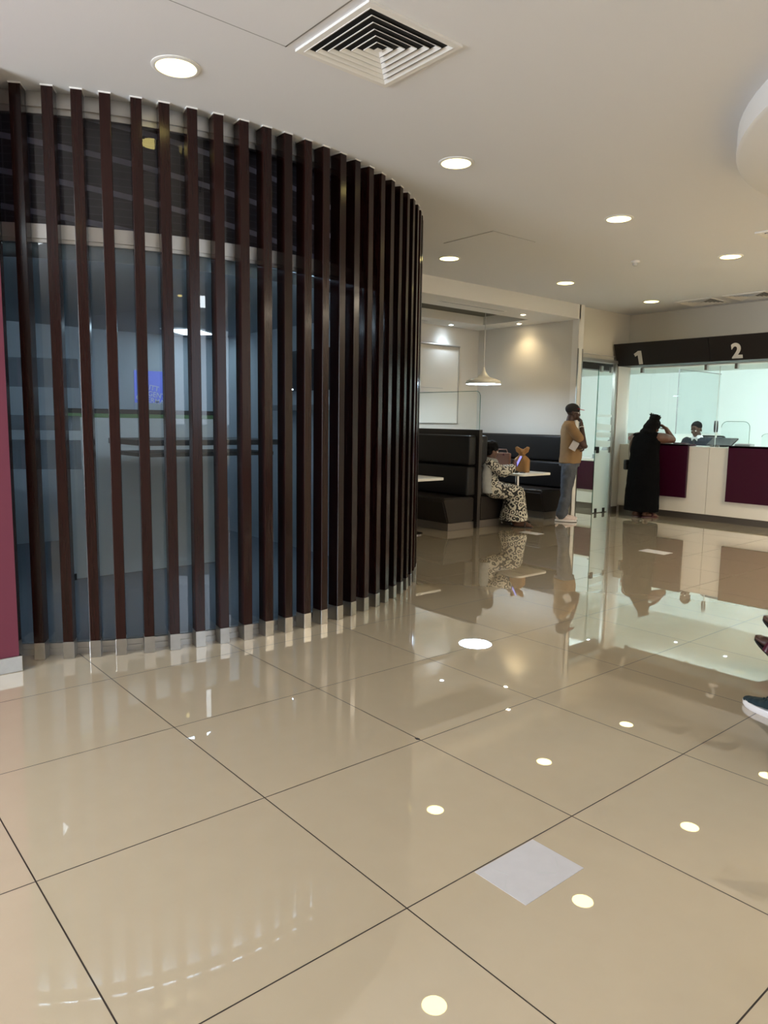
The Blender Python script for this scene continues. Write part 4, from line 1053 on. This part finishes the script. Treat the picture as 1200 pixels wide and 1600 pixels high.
# ------------------------------------------------------------------ visitors whose feet enter the picture at the right
t = thing('waiting_bench', 'grey waiting bench beyond the picture edge, seating two visitors', 'bench', (2.36, 2.55, 0))
for y in (-.85, 0, .85):
    MB().tube([(-.18, y, 0), (-.18, y, .36)], .02).tube([(.22, y, 0), (.22, y, .36)], .02).build('bench_leg', M['chrome'], t, 60)
MB().box(-.22, .26, -.95, .95, .35, .38, .004).build('bench_frame', M['chrome'], t)
MB().box(-.25, .24, -.94, .94, .38, .43, .02, 3).build('seat', M['cushion'], t, 40)
MB().box(.24, .30, -.94, .94, .50, .88, .025, 3).build('backrest', M['cushion'], t, 40)
MB().tube([(.24, -.6, .36), (.27, -.6, .7)], .018).tube([(.24, .6, .36), (.27, .6, .7)], .018).build('back_bracket', M['chrome'], t, 60)
XLEGS = ((-1, (-.08, .47, .42), (-.02, .80, .115)), (1, (.08, .46, .48), (.02, .785, .235)))
XF = (0, .87, .50)
LEGS = ((-1, (-.10, .42, .47), (-.09, .54, .09)), (1, (.10, .38, .50), (.10, .18, .09)))
def visitor(pos, rz, label, cross):
    t = thing('person', label, 'person', pos, rz)
    B = MB(); P = head(B, (0, 0, 1.26), None, .98)
    B.limb([(0, -.03, 1.07), (0, -.01, 1.18)], [.062, .054])
    B.trunk([(.46, 0, 0, .17, .13), (.62, 0, -.01, .16, .125), (.85, 0, -.02, .17, .115), (1.02, 0, -.03, .17, .1), (1.1, 0, -.03, .1, .07)])
    for s in (-1, 1):
        B.limb([(s*.19, -.02, 1.02), (s*.23, .05, .78), (s*.10, .27, .66)], [.055, .043, .03]); hand(B, (s*.10, .27, .66), (-s*.5, .8, -.1), (s*.2, .2, 1), s, .5)
    if cross:
        for s, kn, an in XLEGS:
            B.limb([(s*.09, .05, .52), kn, an], [.085, .06, .040])
            a = V3(an); f = V3(XF).normalized(); sd = V3((1, 0, 0)); n = sd.cross(f)
            B.limb([a, a-f*.035-n*.05], [.038, .032])
            B.limb([a-f*.03-n*.05, a+f*.07-n*.04, a+f*.15-n*.055], [.032, .034, .030])
            for k, l in ((-1.7, 0), (-.8, .018), (0, .016), (.8, .008), (1.6, -.006)): B.limb([a+f*.145+sd*k*.014-n*.058, a+f*(.19+l*.6)+sd*k*.0175-n*.062], [.0145, .0118], 8)
    else:
        for s, kn, an in LEGS: B.limb([(s*.09, .05, .52), kn, an], [.085, .06, .042])
    B.skin('body', M['skinA'], t, .007, 4); eyes(P, t, .98)
    MB().ball(P(0, -.02, .038), (.082, .098, .085)).skin('hair', M['hair'], t, .008, 2)
    S = MB().trunk([(.48, 0, .0, .20, .155), (.7, 0, -.01, .185, .145), (.9, 0, -.02, .19, .135), (1.03, 0, -.03, .185, .115), (1.09, 0, -.03, .11, .08)])
    for s in (-1, 1): S.limb([(s*.18, -.02, 1.02), (s*.225, .03, .84)], [.075, .065])
    S.skin('shirt', M['shawl'] if cross else M['navy'], t, .009, 4)
    T = MB()
    if cross:
        for s, kn, an in XLEGS: T.limb([(s*.09, .05, .52), kn, V3(an)*.8+V3(kn)*.2], [.11, .085, .058])
    else:
        for s, kn, an in LEGS: T.limb([(s*.09, .05, .52), kn, (an[0], an[1]-.01, .15)], [.11, .085, .062])
    T.skin('trousers', M['ink'], t, .009, 4)
    return t
# trainers: toe cap at (1.50, 2.41), the near foot forward
d = V3((-.93, .36)).normalized(); rz = math.atan2(d.y, d.x)-PI/2; xh = V3((math.cos(rz), math.sin(rz))); p = V3((1.505, 2.405))-d*.76+xh*.09
v1 = visitor((p.x, p.y, 0), rz, 'person seated beyond the picture edge wearing dark teal canvas trainers with white soles', False)
for s, ay in ((-1, .54), (1, .18)): shoe(v1, (s*.09, ay, 0), (0, 1), M['teal'], M['rubber'], .295, 0, 1.12, None, M['teal'], .72)
d = V3((-.90, .20)).normalized(); p = V3((1.275, 3.15))-d*.985; rz = math.atan2(d.y, d.x)-PI/2
v2 = visitor((p.x, p.y, 0), rz, 'person seated with feet crossed showing a raised maroon leather sandal', True)
for s, kn, an in XLEGS:
    a = V3(an); f = V3(XF).normalized(); s_ = V3((1, 0, 0)); n_ = s_.cross(f)
    def sole_ring(o, k=1.0): return [a+f*(y-.055)+s_*x*k-n_*(.072+o) for x, y in [(.047*math.cos(t)*(1+.15*math.sin(t)), .125+.138*math.sin(t)) for t in [2*PI*i/22 for i in range(22)]]]
    MB().loft([sole_ring(.016, .95), sole_ring(.011), sole_ring(0)]).build('sandal_sole', M['black'], v2, 60)
    MB().tube([a+f*.09-s_*.048-n_*.072, a+f*.10-s_*.034-n_*.022, a+f*.10+s_*.034-n_*.022, a+f*.09+s_*.048-n_*.072], .024, 10).build('sandal_strap', M['sandal'], v2, 60)
    MB().tube([a-f*.03-s_*.042-n_*.065, a-f*.045-s_*.036-n_*.01, a-f*.055-n_*.0, a-f*.045+s_*.036-n_*.01, a-f*.03+s_*.042-n_*.065], .014, 10).build('heel_strap', M['sandal'], v2, 60)

# small pieces that belong to a part go one level deeper
SUB = dict(cap_brim='cap', pupil='eye', laces='upper', tread='sole', sandal_strap='sandal_sole', heel_strap='sandal_sole', bag_flap='bag_body', clasp='bag_body', twist_tie='bag_body',
           phone_display='phone_body', frosted_film='door_glass', roller='board_frame', faint_writing='board_surface', ring_mark='sign_board', text_mark='sign_board', collar_point='collar',
           status_light='screen_panel', lettering='reflected_sheet', pale_footer='reflected_sheet', paper_tray='printer_body', shield_edge='shield_pane', lock='door_glass', slot_vane='vent_frame', sensor_dome='detector_base')
for root in [o for o in bpy.data.objects if o.parent is None and o.get('category')]:
    kids = sorted(root.children, key=lambda o: o.name); by = {}
    for k in kids: by.setdefault(k.name.split('.')[0], []).append(k)
    for cn, pn in SUB.items():
        if cn in by and pn in by:
            for i, c in enumerate(by[cn]): c.parent = by[pn][min(i*len(by[pn])//len(by[cn]), len(by[pn])-1)]

# ------------------------------------------------------------------ light and camera
def area(name, loc, rot, sx, sy, e, col):
    l = bpy.data.lights.new(name, 'AREA'); l.shape = 'RECTANGLE'; l.size = sx; l.size_y = sy; l.energy = e; l.color = col
    o = bpy.data.objects.new(name, l); COL.objects.link(o); o.location = loc; o.rotation_euler = rot; return o
area('window_daylight', ((B0+B1)/2, YS-.3, 1.6), (R(90), 0, 0), B1-B0, 2.7, BACK, (.84, .92, 1))
area('window_daylight', (XR+.3, (W0+W1)/2, 2.1), (R(90), 0, R(90)), W1-W0, 1.7, DAY, (.78, .88, 1))
w = bpy.data.worlds.new('hall_world'); SC.world = w; w.use_nodes = True
w.node_tree.nodes['Background'].inputs[0].default_value = (.75, .85, 1, 1); w.node_tree.nodes['Background'].inputs[1].default_value = .6

cam = bpy.data.cameras.new('camera'); co = bpy.data.objects.new('camera', cam); COL.objects.link(co); SC.camera = co
cam.sensor_fit = 'HORIZONTAL'; cam.sensor_width = 36; cam.lens = 36*1137.06/1200; cam.clip_start = .02
yw, pt, rl = 0.8709, -.1245, .0152
cy, sy = math.cos(yw), math.sin(yw)
f0 = V3((-sy, cy, 0)); r0 = V3((cy, sy, 0)); u0 = V3((0, 0, 1))
fw = f0*math.cos(pt)+u0*math.sin(pt); up = u0*math.cos(pt)-f0*math.sin(pt)
rt = r0*math.cos(rl)+up*math.sin(rl); u2 = up*math.cos(rl)-r0*math.sin(rl)
mm = Matrix((rt, u2, -fw)).transposed().to_4x4(); mm.translation = V3((3.0458, -1.3275, 1.4080))
co.matrix_world = mm
SC.view_settings.view_transform = 'Standard'; SC.view_settings.look = 'None'; SC.view_settings.gamma = 1; SC.view_settings.use_curve_mapping = False
SC.view_settings.exposure = EXPO
SC.cycles.max_bounces = 8; SC.cycles.transparent_max_bounces = 24; SC.cycles.diffuse_bounces = 4; SC.cycles.glossy_bounces = 5
SC.cycles.sample_clamp_indirect = 6; SC.cycles.caustics_reflective = False; SC.cycles.caustics_refractive = False
bpy.context.view_layer.update()
